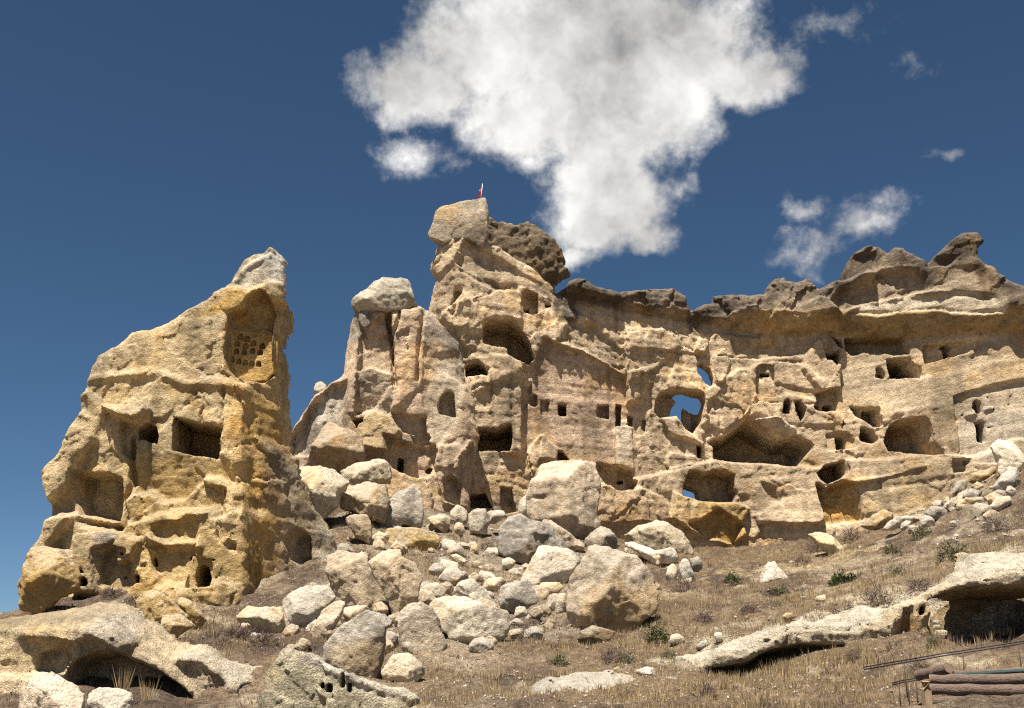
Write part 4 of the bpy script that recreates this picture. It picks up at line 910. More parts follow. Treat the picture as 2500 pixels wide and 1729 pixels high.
 ('dark low rock propping up the big pitted boulder', 'L', [(20, 1050), (40, 1010), (150, 950), (330, 1000), (280, 1050), (150, 1080), (60, 1080)], BROWN, dict(Y=54)),
 ('big yellow boulder perched at the far left below the tower', 'C', [(100, 590), (150, 500), (215, 320), (300, 310), (400, 340), (500, 420), (570, 510), (560, 560), (380, 640), (280, 700), (120, 670)], OCB, dict(Y=55, up=.7, steep=.6)),
 ('grey topped yellow boulder below the tower doorway', 'C', [(940, 680), (1000, 630), (1070, 605), (1120, 630), (1200, 690), (1310, 770), (1300, 790), (1180, 790), (1130, 850), (1060, 830), (1000, 770)], OCB, dict(Y=52)),
 ('yellow cracked block under the grey topped boulder', 'C', [(1140, 790), (1280, 780), (1370, 860), (1260, 910), (1200, 960), (1150, 920)], OCB, dict(Y=50)),
 ('rounded yellow rock right of the grey topped boulder', 'C', [(1230, 680), (1290, 660), (1380, 710), (1450, 800), (1400, 850), (1310, 780)], OCB, dict(Y=53)),
 ('pinkish rounded boulder in the lower left corner', 'C', [(140, 1300), (290, 1180), (360, 1190), (500, 1270), (600, 1345), (600, 1560), (120, 1560)], PINKB, dict(Y=33, up=.9)),
 ('low white rock beside the dry grass in the lower left', 'C', [(610, 1340), (660, 1300), (780, 1295), (920, 1340), (940, 1480), (620, 1480)], PALE, dict(Y=34, up=1.2)),
 ('white stone with pink side, largest of the stones on the right slope', 'L', [(1620, 890), (1650, 850), (1710, 850), (1725, 890), (1650, 915)], PALE, dict()),
 ('small white stone uphill of the pink-sided stone', 'L', [(1755, 730), (1800, 715), (1830, 740), (1780, 750)], PALE, dict()),
 ('square pale stone on the right slope', 'L', [(1880, 740), (1900, 720), (1960, 710), (1975, 755), (1890, 762)], PALE, dict()),
 ('white stone at the upper edge of the pale bedrock strip', 'L', [(1090, 1030), (1120, 1000), (1160, 1010), (1165, 1060), (1130, 1070)], PALE, dict()),
 ('flat grey stone left of the pale bedrock strip', 'L', [(950, 1115), (1000, 1070), (1070, 1065), (1085, 1100), (1000, 1135)], GREYB, dict()),
 ('pale flat stone low on the grassy slope', 'L', [(470, 1310), (560, 1270), (640, 1290), (650, 1330), (560, 1350)], PALE, dict()),
 ('small ochre stone left of the pale flat stone', 'L', [(300, 1290), (360, 1270), (400, 1290), (330, 1315)], OCB, dict()),
 ('pale stone right of the big pitted boulder', 'L', [(715, 580), (730, 500), (780, 460), (815, 520), (800, 600)], PALE, dict()),
 ('jagged white stone right of the big pitted boulder', 'L', [(820, 500), (850, 415), (890, 430), (950, 570), (890, 610), (850, 580)], (.62, .55, .44), dict()),
 ('grey stone behind the jagged white stone', 'L', [(900, 430), (970, 410), (1015, 470), (980, 520), (930, 510)], GREYB, dict()),
 ('grey half-buried rock right of the green cushion shrub', 'L', [(740, 1080), (760, 1030), (810, 1010), (870, 1050), (860, 1090)], PALE, dict()),
 ('curved grey slab standing in the rubble at the far right', 'J', [(1780, 1080), (1790, 1020), (1820, 960), (1870, 925), (1920, 930), (1880, 1010), (1820, 1085)], GREYB, dict(Y=80)),
 ('long tan stone bar lying below the ruined wall', 'J', [(1910, 920), (1920, 890), (2110, 830), (2120, 870), (1960, 940)], OCB, dict(Y=80)),
 ('jagged block standing above the rubble at the right edge', 'J', [(2080, 690), (2130, 640), (2210, 670), (2300, 700), (2290, 900), (2140, 860), (2120, 780)], PALE, dict(Y=79)),
 ('grey leaning slab at the right edge of the rubble', 'J', [(2090, 960), (2210, 830), (2290, 860), (2260, 990), (2130, 1000)], (.42, .37, .30), dict(Y=77)),
 ('flat grey slab in the rubble left of the leaning slab', 'J', [(1870, 1045), (1930, 985), (2030, 1010), (1970, 1065)], GREYB, dict()),
 ('white flat stone low in the right rubble', 'J', [(1830, 1105), (1900, 1050), (1970, 1055), (1930, 1110)], PALE, dict()),
 ('white block at the bottom of the right rubble', 'J', [(2060, 1110), (2120, 1050), (2220, 1040), (2210, 1100), (2130, 1130)], PALE, dict()),
 ('tan block under the grey leaning slab', 'J', [(1930, 1150), (1990, 1100), (2060, 1110), (2040, 1160)], PINKB, dict()),
 ('narrow grey stone left of the right rubble', 'J', [(1420, 1150), (1450, 1075), (1490, 1085), (1500, 1160)], GREYB, dict()),
 ('white stone beside the narrow grey stone', 'J', [(1480, 1170), (1490, 1120), (1530, 1130), (1540, 1170)], PALE, dict()),
]
for i, (label, tg, pts, col, kw) in enumerate(B):
    kw = dict(kw); kw.setdefault('seed', i + 1)
    boulder(label, tg, pts, col, **kw)
# pillar slab, flag block and the dark cap block on the cliff tower
boulder('lichen-covered slab lying on top of the split pillar', 'D', [(450, 400), (500, 330), (580, 280), (690, 240), (760, 235), (860, 235), (880, 300), (905, 390), (925, 425), (830, 465), (640, 470), (560, 470), (480, 490), (450, 440)], (.50, .45, .36), fixed=True, Y=84.0, up=1.1, dep=.9, seed=90, name='rock_slab', cat='rock')
boulder('square tilted block with the flag on top of the cliff tower', 'G', [(210, 570), (300, 330), (380, 215), (550, 200), (700, 170), (850, 145), (870, 200), (880, 350), (890, 560), (820, 700), (800, 720), (660, 620), (520, 640), (330, 690), (230, 600)], (.40, .33, .25), Y=88, up=.35, steep=.25, planes=4, dep=1.0, seed=91, name='rock_block', cat='rock', extra=((1.3, -1, .25, 0),), rough=.5, fixed=True, mat=M_CLIFF)
boulder('dark pitted block overhanging the right side of the cliff tower', 'G', [(890, 360), (970, 470), (1040, 450), (1190, 490), (1320, 440), (1480, 520), (1600, 600), (1680, 720), (1740, 900), (1790, 1000), (1780, 1070), (1680, 1110), (1600, 1150), (1500, 1080), (1400, 1040), (1270, 1000), (1200, 940), (1100, 900), (900, 800), (840, 700), (835, 420)], (.21, .16, .11), Y=91.0, up=.3, steep=.35, planes=6, dep=.8, seed=92, name='rock_block', cat='rock', rough=2.0, fixed=True, mat=M_CLIFF)
boulder('small round stone balanced on the shoulder left of the pillar', 'D', [(195, 1000), (210, 960), (250, 955), (280, 985), (285, 1070), (200, 1080)], (.45, .40, .32), fixed=True, Y=87, seed=93, name='stone', cat='stone')
print('boulders', round(time.time() - T0, 1))

# ------------------------------------------------------------------ foreground rock: hollowed outcrop at the lower left
fr = Mass('rock_outcrop', zp('C', [(-250, 800), (0, 775), (100, 750), (240, 730), (380, 695), (560, 665), (720, 685), (850, 725), (980, 810), (1060, 855), (1180, 955), (1320, 965), (1400, 955), (1480, 995), (1560, 1075), (1700, 1125), (1870, 1140), (1900, 1250), (1880, 1620), (-250, 1620)]),
      [(-80, 41), (200, 39.5), (500, 40), (660, 41)], .075, -2.6, 6.0, 400, (.53, .42, .27), 1580, rnd=.9, amp=.16)
t = fr
top = np.interp(t.X, *np.array(sorted(t.W(zp('C', [(-250, 800), (100, 750), (380, 695), (720, 685), (980, 810), (1180, 955), (1400, 955), (1560, 1075), (1870, 1140)])))).T)
t.D += 1.5 * np.clip(t.Z - top + 1.0, 0, 2)
t.off('C', [(-200, 900), (250, 980), (600, 960), (760, 1000), (640, 1040), (480, 1090), (300, 1180), (-200, 1250)], .5, .4, amp=.15)
t.off('C', [(640, 740), (900, 740), (1020, 900), (1000, 1000), (860, 1060), (760, 1000), (600, 960)], -.5, .3, gx=.25, amp=.14, col=(.46, .39, .31), cs=.7)
t.off('C', [(1190, 1130), (1330, 980), (1420, 970), (1560, 1090), (1700, 1150), (1850, 1150), (1700, 1250), (1580, 1280), (1400, 1130), (1250, 1110)], -.35, .25, gz=-.3, amp=.07, col=(.64, .56, .44), cs=.8)
t.off('C', [(1190, 1130), (1400, 1130), (1580, 1280), (1560, 1400), (1400, 1400), (1250, 1250)], .3, .2, amp=.08, col=(.48, .38, .29), cs=.7)
for i in range(7): t.line('C', [(1230 + i * 48, 1140 + i * 14), (1290 + i * 42, 1240 + i * 10), (1370 + i * 30, 1380)], .13, .16)
t.color('C', [(360, 700), (560, 665), (720, 690), (900, 760), (820, 770), (560, 700)], (.64, .57, .46), .9, .3)
t.color('C', [(-200, 760), (500, 760), (480, 1000), (-200, 1200)], (.55, .42, .22), .6, .6)
t.cave('C', [(420, 1230), (430, 1180), (480, 1095), (600, 1035), (760, 1012), (900, 1072), (1100, 1155), (1250, 1250), (1360, 1340), (1400, 1450), (1300, 1560), (420, 1560)], 1.9, 'cave_room', .15, .3)
t.cave('C', [(1665, 1450), (1670, 1340), (1680, 1290), (1740, 1265), (1800, 1300), (1812, 1350), (1815, 1450)], 2.0, 'cave_room', .05, .2)
t.cave('C', [(200, 1180), (240, 1040), (420, 1000), (470, 1080), (420, 1180), (330, 1220)], .5, 'hollow', .3, .6)
fr.build(M_LEDGE, 'hollowed yellow and white rock outcrop with a cave filling the lower left corner', 'rock outcrop', facets=((2.0, .5), (.7, .3)), strata=.03, disp=.04)

rd = Mass('rock_ridge', [(634, 1690), (640, 1660), (652, 1631), (676, 1590), (693, 1572), (714, 1576), (730, 1584), (783, 1603), (839, 1632), (908, 1655), (998, 1688), (1040, 1720), (1040, 1800), (600, 1800)], [(620, 36), (800, 35), (1020, 36.5)], .06, -1.8, 4.0, 420, (.44, .385, .27), 1680, rnd=.6, amp=.14)
t = rd
t.line('F', [(20, 960), (100, 1020), (240, 1090), (400, 1180), (600, 1240), (900, 1350)], .35, -.25)
t.color('F', [(20, 960), (100, 1000), (240, 1070), (400, 1160), (600, 1220), (900, 1330), (700, 1330), (400, 1220), (100, 1090)], (.64, .57, .46), .9, .25)
for cx, cy, w_, h_ in ((250, 1285, 14, 22), (300, 1300, 16, 30), (390, 1245, 12, 48), (440, 1300, 12, 30)):
    t.cave('F', [(cx - w_, cy - h_), (cx + w_, cy - h_), (cx + w_, cy + h_), (cx - w_, cy + h_)], .6, 'slot', 0, .2)
rd.build(M_LEDGE, 'grey-green sloping rock ridge with small slots at the bottom edge', 'rock', facets=((1.2, .5), (.5, .3)), disp=.03)

oc = Mass('rock_outcrop', [(1270, 1720), (1290, 1690), (1340, 1658), (1410, 1640), (1500, 1632), (1560, 1650), (1600, 1690), (1620, 1730), (1620, 1780), (1270, 1780)], [(1270, 38), (1600, 38.5)], .06, -1.5, 4.0, 430, (.36, .32, .26), 1680, rnd=1.0, amp=.3)
top = np.interp(oc.X, *np.array(sorted(oc.W([(1270, 1700), (1340, 1658), (1410, 1640), (1500, 1632), (1600, 1690)]))).T)
oc.D += 2.0 * np.clip(oc.Z - top + .7, 0, 2)
oc.build(M_BOULD, 'low grey weathered rock outcrop at the bottom centre of the slope', 'rock outcrop', facets=((.9, .6), (.4, .4)), disp=.05)

# ------------------------------------------------------------------ pale undercut ledge at the lower right
LTOP = [(1600, 1640), (1625, 1612), (1651, 1602), (1760, 1583), (1870, 1537), (1964, 1503), (1994, 1509), (2088, 1484), (2135, 1475), (2182, 1484), (2245, 1453), (2307, 1415), (2354, 1384), (2386, 1334), (2467, 1338), (2640, 1325)]
LLIP = [(1600, 1645), (1723, 1621), (1754, 1599), (1814, 1602), (1864, 1577), (1933, 1536), (2027, 1542), (2100, 1545), (2107, 1533), (2166, 1527), (2188, 1498), (2198, 1482), (2238, 1472), (2260, 1450), (2292, 1436), (2339, 1420), (2389, 1417), (2430, 1401), (2467, 1398), (2640, 1390)]
lg = Mass('rock_ledge', LTOP + [(2640, 1790), (1640, 1790)], [(u, Y) for u, Y, d in LED], .08, -1.6, 5.5, 440, (.54, .45, .32), 1550, rnd=.3, amp=.20)
t = lg
lip = np.interp(t.X, *np.array(sorted(t.W(LLIP))).T)
ab = np.clip(t.Z - lip, 0, 4)
t.D += 1.5 * ab + .25 * sstep(1 - ab / .25) * (ab > 0)
t.D += .35 * np.clip(lip - t.Z, 0, 1.2)                                    # undercut below the lip
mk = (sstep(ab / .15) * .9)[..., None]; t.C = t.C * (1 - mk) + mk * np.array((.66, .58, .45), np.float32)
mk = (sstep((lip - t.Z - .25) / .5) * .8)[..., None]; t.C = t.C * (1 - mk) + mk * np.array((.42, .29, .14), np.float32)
t.off('M', [(940, 800), (1080, 770), (1090, 1040), (950, 1040)], .35, .15, amp=.06)
t.off('M', [(1080, 860), (1190, 800), (1200, 1050), (1080, 1050)], -.25, .12, amp=.06, jit=.3, col=(.55, .46, .34), cs=.8)
t.cave('L', [(1000, 1420), (1040, 1290), (1130, 1270), (1350, 1240), (1480, 1150), (1560, 1120), (1800, 1080), (2050, 1095), (2234, 1100), (2300, 1140), (2280, 1400), (1900, 1500), (1100, 1600)], 2.4, 'undercut', .12, .3)
t.cave('M', [(1180, 760), (1250, 705), (1400, 655), (1560, 640), (1700, 630), (1900, 640), (2300, 640), (2300, 1200), (1290, 1200), (1190, 900)], 3.2, 'cave_room', .10, .3)
t.cave('M', [(1300, 900), (1380, 820), (1440, 810), (1480, 880), (1470, 1200), (1300, 1200)], 5.0, 'doorway', .0, .3)
t.cave('M', [(1095, 870), (1110, 800), (1160, 780), (1165, 860), (1110, 890)], 1.2, 'niche', 0, .2)
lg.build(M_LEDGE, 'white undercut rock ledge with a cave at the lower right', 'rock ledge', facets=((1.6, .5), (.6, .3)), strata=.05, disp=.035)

# ------------------------------------------------------------------ small stones
rs = random.Random(11)
def stone_mesh(seed):
    r = random.Random(seed); bm = bmesh.new()
    sx, sy, sz = 1, r.uniform(.7, 1.1), r.uniform(.5, .85)
    for i in range(15):
        while True:
            p = Vector((r.uniform(-1, 1), r.uniform(-1, 1), r.uniform(-1, 1)))
            if .3 < p.length < 1: break
        p.normalize(); p *= r.uniform(.82, 1.0)
        bm.verts.new((p.x * sx * .5, p.y * sy * .5, p.z * sz * .5))
    bmesh.ops.convex_hull(bm, input=bm.verts)
    for v in [v for v in bm.verts if not v.link_faces]: bm.verts.remove(v)
    me = bpy.data.meshes.new('stone'); bm.to_mesh(me); bm.free()
    at = me.color_attributes.new('tone', 'FLOAT_COLOR', 'POINT')
    c = np.array(r.choice([PALE, PALE, PINKB, (.50, .43, .33), GREYB, (.60, .53, .42)]))
    at.data.foreach_set('color', np.tile(np.append(c, 1), len(me.vertices)).astype(np.float32))
    me.materials.append(M_BOULD)
    return me
SM = [stone_mesh(200 + i) for i in range(14)]
def in_poly(poly, u, v):
    return float(poly_sd(poly, np.array([u], np.float32), np.array([v], np.float32))[0]) < 0
ZONES = [
 ([(770, 1340), (900, 1300), (1010, 1210), (1250, 1265), (1330, 1320), (1290, 1420), (1100, 1400), (800, 1360)], 60, (9, 24), 'small stone in the rubble between the rock tower and the huge rounded boulder', 'small stones below the pillar'),
 ([(780, 1440), (1050, 1400), (1290, 1420), (1560, 1480), (1450, 1580), (1150, 1560), (1020, 1640), (800, 1560)], 62, (9, 26), 'small stone among the boulders in the lower middle', 'small stones among the lower boulders'),
 ([(2130, 1270), (2300, 1200), (2480, 1120), (2490, 1320), (2250, 1340)], 58, (8, 24), 'small stone in the rubble at the foot of the right cliff', 'small stones below the right cliff'),
 ([(1650, 1450), (1750, 1380), (2100, 1330), (2250, 1350), (2100, 1470), (1900, 1520), (1700, 1580), (1520, 1600)], 52, (6, 17), 'small stone scattered on the dry right slope', 'small stones on the right slope'),
 ([(120, 1480), (300, 1440), (560, 1520), (640, 1560), (540, 1560), (330, 1480)], 14, (7, 16), 'small stone on the earth below the rock tower', 'small stones below the tower'),
 ([(1020, 1690), (1250, 1620), (1700, 1660), (2000, 1660), (2120, 1690), (1100, 1720)], 34, (6, 18), 'small stone in the dry grass at the bottom edge', 'small stones at the bottom edge')]
spots = []
for poly, n, (a, b), label, grp in ZONES:
    us = [p[0] for p in poly]; vs = [p[1] for p in poly]; k = 0
    while k < n:
        u, v = rs.uniform(min(us), max(us)), rs.uniform(min(vs), max(vs))
        if not in_poly(poly, u, v): continue
        Y = ground_hit(u, v); p = P(u, v, Y); sz = rs.uniform(a, b) * rs.uniform(.6, 1) * Y / FPX
        o = link('stone', rs.choice(SM)); z = float(ground_z(np.array([p.x]), np.array([Y]))[0])
        o.location = (p.x, Y, z + sz * .12); o.scale = (sz,) * 3
        o.rotation_euler = (rs.uniform(-.4, .4), rs.uniform(-.4, .4), rs.uniform(0, 6.3))
        tag(o, label, 'stone', grp); spots.append((p.x, Y)); k += 1
# middling blocks filling the boulder field, a dozen shapes copied
FB = []
for i in range(12):
    r = random.Random(900 + i); k = 9; pts = [(60 * math.cos(a) * r.uniform(.75, 1.15), 60 * r.uniform(.62, .95) * math.sin(a)) for a in [2 * math.pi * (j + r.uniform(-.3, .3)) / k for j in range(k)]]
    o, _ = boulder('x', 'N', [(1250 + x_, 1500 + y_) for x_, y_ in pts], r.choice([PALE, PINKB, PALE, (.44, .38, .30), (.60, .53, .42)]), Y=55, fixed=True, seed=900 + i, res=26)
    FB.append(o.data); bpy.data.objects.remove(o)
FSZ = 120 * 55 / FPX
FZ = [([(790, 1330), (900, 1290), (1010, 1210), (1250, 1280), (1330, 1330), (1300, 1410), (1100, 1390), (800, 1360)], 42, (24, 56), 'middling block in the rubble below the pillar', 'middling blocks below the pillar'),
      ([(700, 1470), (860, 1440), (1060, 1400), (1290, 1420), (1440, 1540), (1250, 1590), (1050, 1600), (900, 1640), (760, 1560)], 82, (26, 80), 'middling block wedged among the big boulders in the lower middle', 'middling blocks among the lower boulders'),
      ([(2130, 1270), (2300, 1200), (2480, 1110), (2490, 1250), (2250, 1310)], 46, (20, 54), 'middling block in the rubble under the right cliff', 'middling blocks under the right cliff'),
      ([(560, 1500), (740, 1450), (820, 1500), (770, 1590), (640, 1590)], 14, (22, 60), 'middling block on the earth right of the tower foot', 'middling blocks by the tower foot'),
      ([(1330, 1400), (1600, 1360), (1720, 1400), (1600, 1470), (1560, 1480)], 12, (18, 42), 'middling block on the slope right of the pitted boulder', 'middling blocks right of the pitted boulder'),
      ([(1250, 1250), (1480, 1320), (1620, 1360), (1480, 1400), (1280, 1340)], 12, (24, 50), 'middling block at the foot of the cliff wall', 'middling blocks at the cliff foot')]
for poly, n, (a, b), label, grp in FZ:
    us = [p[0] for p in poly]; vs = [p[1] for p in poly]; k = 0
    while k < n:
        u, v = rs.uniform(min(us), max(us)), rs.uniform(min(vs), max(vs))
        if not in_poly(poly, u, v): continue
        Y = ground_hit(u, v); p = P(u, v, Y); sz = rs.uniform(a, b) * Y / FPX / FSZ
        o = link('boulder', rs.choice(FB)); z = float(ground_z(np.array([p.x]), np.array([Y]))[0])
        o.location = (p.x, Y, z - sz * FSZ * .22); o.scale = (sz, sz * rs.uniform(.8, 1.2), sz * rs.uniform(.75, 1.1)); o.rotation_euler = (rs.uniform(-.3, .3), rs.uniform(-.35, .35), rs.uniform(-.9, .9) + rs.choice([0, 3.14]))
        tag(o, label, 'boulder', grp); k += 1
# gravel: too small and too many to count
N = 9000
gu = np.random.RandomState(3); gxv, gyv, szs = [], [], []
for poly, n, *_ in ZONES:
    us = [p[0] for p in poly]; vs = [p[1] for p in poly]
    for _ in range(N // 6 // 12):
        u, v = gu.uniform(min(us) - 30, max(us) + 30), gu.uniform(min(vs) - 10, max(vs) + 20)
        Y = ground_hit(u, v); p = P(u, v, Y)
        m = 12; gxv += list(p.x + gu.normal(0, .9, m)); gyv += list(Y + gu.normal(0, 1.3, m)); szs += list(gu.uniform(.04, .11, m))
gxv, gyv, szs = map(np.array, (gxv, gyv, szs)); gzv = ground_z(gxv, gyv)
oct_v = np.array([(1, 0, 0), (-1, 0, 0), (0, 1, 0), (0, -1, 0), (0, 0, 1), (0, 0, -1)], float) * .5
oct_f = np.array([(0, 2, 4), (2, 1, 4), (1, 3, 4), (3, 0, 4), (2, 0, 5), (1, 2, 5), (3, 1, 5), (0, 3, 5)])
n = len(gxv); vv = oct_v[None] * szs[:, None, None] * gu.uniform(.6, 1.3, (n, 6, 3)) + np.stack([gxv, gyv, gzv], 1)[:, None]
ff = (oct_f[None] + (np.arange(n) * 6)[:, None, None]).reshape(-1, 3)
cc_ = np.repeat(np.array([PALE])[..., :] * gu.uniform(.45, .9, (n, 1, 1)), 6, 1).reshape(-1, 3)
tag(link('gravel', to_mesh('gravel', vv.reshape(-1, 3), ff, cc_, False), None, M_BOULD), 'loose pale gravel strewn over the slope', 'gravel', kind='stuff')

# ------------------------------------------------------------------ dry grass and shrubs
def leaf_mat(name, c1, c2):
    m = bpy.data.materials.new(name); m.use_nodes = True; t = NT(m.node_tree); t.n.clear()
    g = t.add('ShaderNodeNewGeometry'); oi = t.add('ShaderNodeObjectInfo')
    f = t.math('FRACT', t.math('ADD', g.outputs['Random Per Island'], oi.outputs['Random']))
    c = t.mix(f, c1, c2)
    bs = t.add('ShaderNodeBsdfPrincipled', {'Base Color': c, 'Roughness': .9})
    bs.inputs['Specular IOR Level'].default_value = .1
    tr = t.add('ShaderNodeBsdfTranslucent', {'Color': c})
    mx = t.add('ShaderNodeMixShader', {0: .2, 1: bs.outputs[0], 2: tr.outputs[0]})
    t.add('ShaderNodeOutputMaterial', {'Surface': mx.outputs[0]})
    return m
M_GRASS = leaf_mat('dry_grass', (.46, .345, .19), (.23, .165, .095))
M_TWIG = leaf_mat('dead_twigs', (.20, .145, .115), (.115, .085, .075))
M_GREEN = leaf_mat('dark_green_leaf', (.075, .085, .028), (.04, .05, .02))
M_SAGE = leaf_mat('grey_green_leaf', (.19, .175, .10), (.12, .115, .07))
M_STEM = plain_mat('stem_wood', (.14, .10, .07), .9)

def blades(cx, cy, cz, hgt, spread, wid, rng, lean=.5):
    """arrays of one thin triangle per blade"""
    n = len(cx); a = rng.uniform(0, 6.283, n); r = spread * np.sqrt(rng.uniform(0, 1, n))
    bx, by = cx + np.cos(a) * r, cy + np.sin(a) * r
    t1 = rng.uniform(0, 6.283, n); L = hgt * rng.uniform(.5, 1.1, n)
    tx, ty = bx + np.cos(a) * L * lean * rng.uniform(0, 1, n), by + np.sin(a) * L * lean * rng.uniform(0, 1, n)
    v = np.empty((n, 3, 3)); w_ = wid * rng.uniform(.6, 1.3, n)
    v[:, 0] = np.stack([bx - np.cos(t1) * w_, by - np.sin(t1) * w_, cz - .04], 1); v[:, 1] = np.stack([bx + np.cos(t1) * w_, by + np.sin(t1) * w_, cz - .04], 1)
    v[:, 2] = np.stack([tx, ty, cz + L], 1)
    return v
rg = np.random.RandomState(9)
rp2 = lambda a, k: np.repeat(a, k)
NT_ = 26000
tx = rg.uniform(-30, 46, NT_ * 3); ty = rg.uniform(26, 92, NT_ * 3)
dn = fbm(tx, ty, tx * 0, 5.0, 3, 77) * .9 + fbm(tx, ty, tx * 0, 1.4, 2, 78) * .5
keep = (dn * 1.6 > rg.uniform(-.25, .9, len(tx)))
d_led = np.interp(tx, LED_X, LED_Y); keep &= ~((tx > LED_X[1]) & (ty > d_led - .3) & (ty < d_led + 3.5))
keep &= ~((ty > 58) & (tx < -12))
tx, ty = tx[keep][:NT_], ty[keep][:NT_]; tz = ground_z(tx, ty)
nb = 8; rp = lambda a: np.repeat(a, nb)
hh = rp(rg.uniform(.10, .34, len(tx)))
bv = blades(rp(tx), rp(ty), rp(tz), hh, .22, .016, rg)
tag(link('grass', to_mesh('grass', bv.reshape(-1, 3), np.arange(len(bv) * 3).reshape(-1, 3), None, False), None, M_GRASS), 'short dry straw-coloured grass covering the slope', 'grass', kind='stuff')

sx_ = rg.uniform(-30, 46, 14000); sy_ = rg.uniform(30, 92, 14000)
kp = (fbm(sx_, sy_, sx_ * 0, 4.0, 3, 177) + rg.uniform(-.5, .5, len(sx_))) > .25
dl = np.interp(sx_, LED_X, LED_Y); kp &= ~((sx_ > LED_X[1]) & (sy_ > dl - .3) & (sy_ < dl + 3.5)); kp &= ~((sy_ > 58) & (sx_ < -12))
sx_, sy_ = sx_[kp], sy_[kp]; sz_ = ground_z(sx_, sy_); nb = 16
bv = blades(rp2(sx_, nb), rp2(sy_, nb), rp2(sz_, nb), rp2(rg.uniform(.12, .34, len(sx_)), nb), .30, .013, rg, 1.1)
tag(link('scrub', to_mesh('scrub', bv.reshape(-1, 3), np.arange(len(bv) * 3).reshape(-1, 3), None, False), None, M_TWIG), 'low brown dead scrub matted over the slope', 'scrub', kind='stuff')

def shrub(u, v, rpx, kind, label, name='shrub', cat='shrub', hk=.8, seed=0, grp=None, Y=None, z=None):
    if Y is None: Y = ground_hit(u, v + rpx * hk * .7)
    p = P(u, v + rpx * hk * .7, Y); r = 1.22 * rpx * Y / FPX
    rr = np.random.RandomState(seed + 500)
    if z is None: z = float(ground_z(np.array([p.x]), np.array([Y]))[0])
    root = link(name, None, loc=(p.x, Y, z)); root.empty_display_size = .2; tag(root, label, cat, grp)
    n = {'green': 900, 'sage': 700, 'twig': 520}[kind]
    d = rr.normal(0, 1, (n, 3)); d[:, 2] = np.abs(d[:, 2]); d /= np.linalg.norm(d, axis=1, keepdims=True)
    rad = r * rr.uniform(.25, 1, n) ** .5 * (1 + .25 * np.sin(3 * np.arctan2(d[:, 1], d[:, 0]) + seed))
    c = d * rad[:, None] * np.array([1, 1, 1.5 * hk])
    ln = r * {'green': .16, 'sage': .26, 'twig': .36}[kind] * rr.uniform(.6, 1.3, n); wd = ln * {'green': .30, 'sage': .16, 'twig': .07}[kind]
    dirv = d + rr.normal(0, .5, (n, 3)); dirv /= np.linalg.norm(dirv, axis=1, keepdims=True)
    sd = np.cross(dirv, rr.normal(0, 1, (n, 3))); sd /= np.linalg.norm(sd, axis=1, keepdims=True)
    vv = np.stack([c - sd * wd[:, None], c + sd * wd[:, None], c + dirv * ln[:, None]], 1)
    vv[:, :, 2] = np.maximum(vv[:, :, 2], -.05)
    link('foliage', to_mesh('foliage', vv.reshape(-1, 3), np.arange(n * 3).reshape(-1, 3), None, False), root, {'green': M_GREEN, 'sage': M_SAGE, 'twig': M_TWIG}[kind])
    k = 14; a = rr.uniform(0, 6.28, k); e = np.stack([np.cos(a) * r * .55, np.sin(a) * r * .55, np.full(k, r * hk * rr.uniform(.5, 1.1))], 1)
    s2 = np.stack([-np.sin(a), np.cos(a), a * 0], 1) * r * .025
    base = np.zeros((k, 3)); sv_ = np.stack([base - s2, base + s2, e], 1)
    link('stem', to_mesh('stem', sv_.reshape(-1, 3), np.arange(k * 3).reshape(-1, 3), None, False), root, M_STEM)
    return root
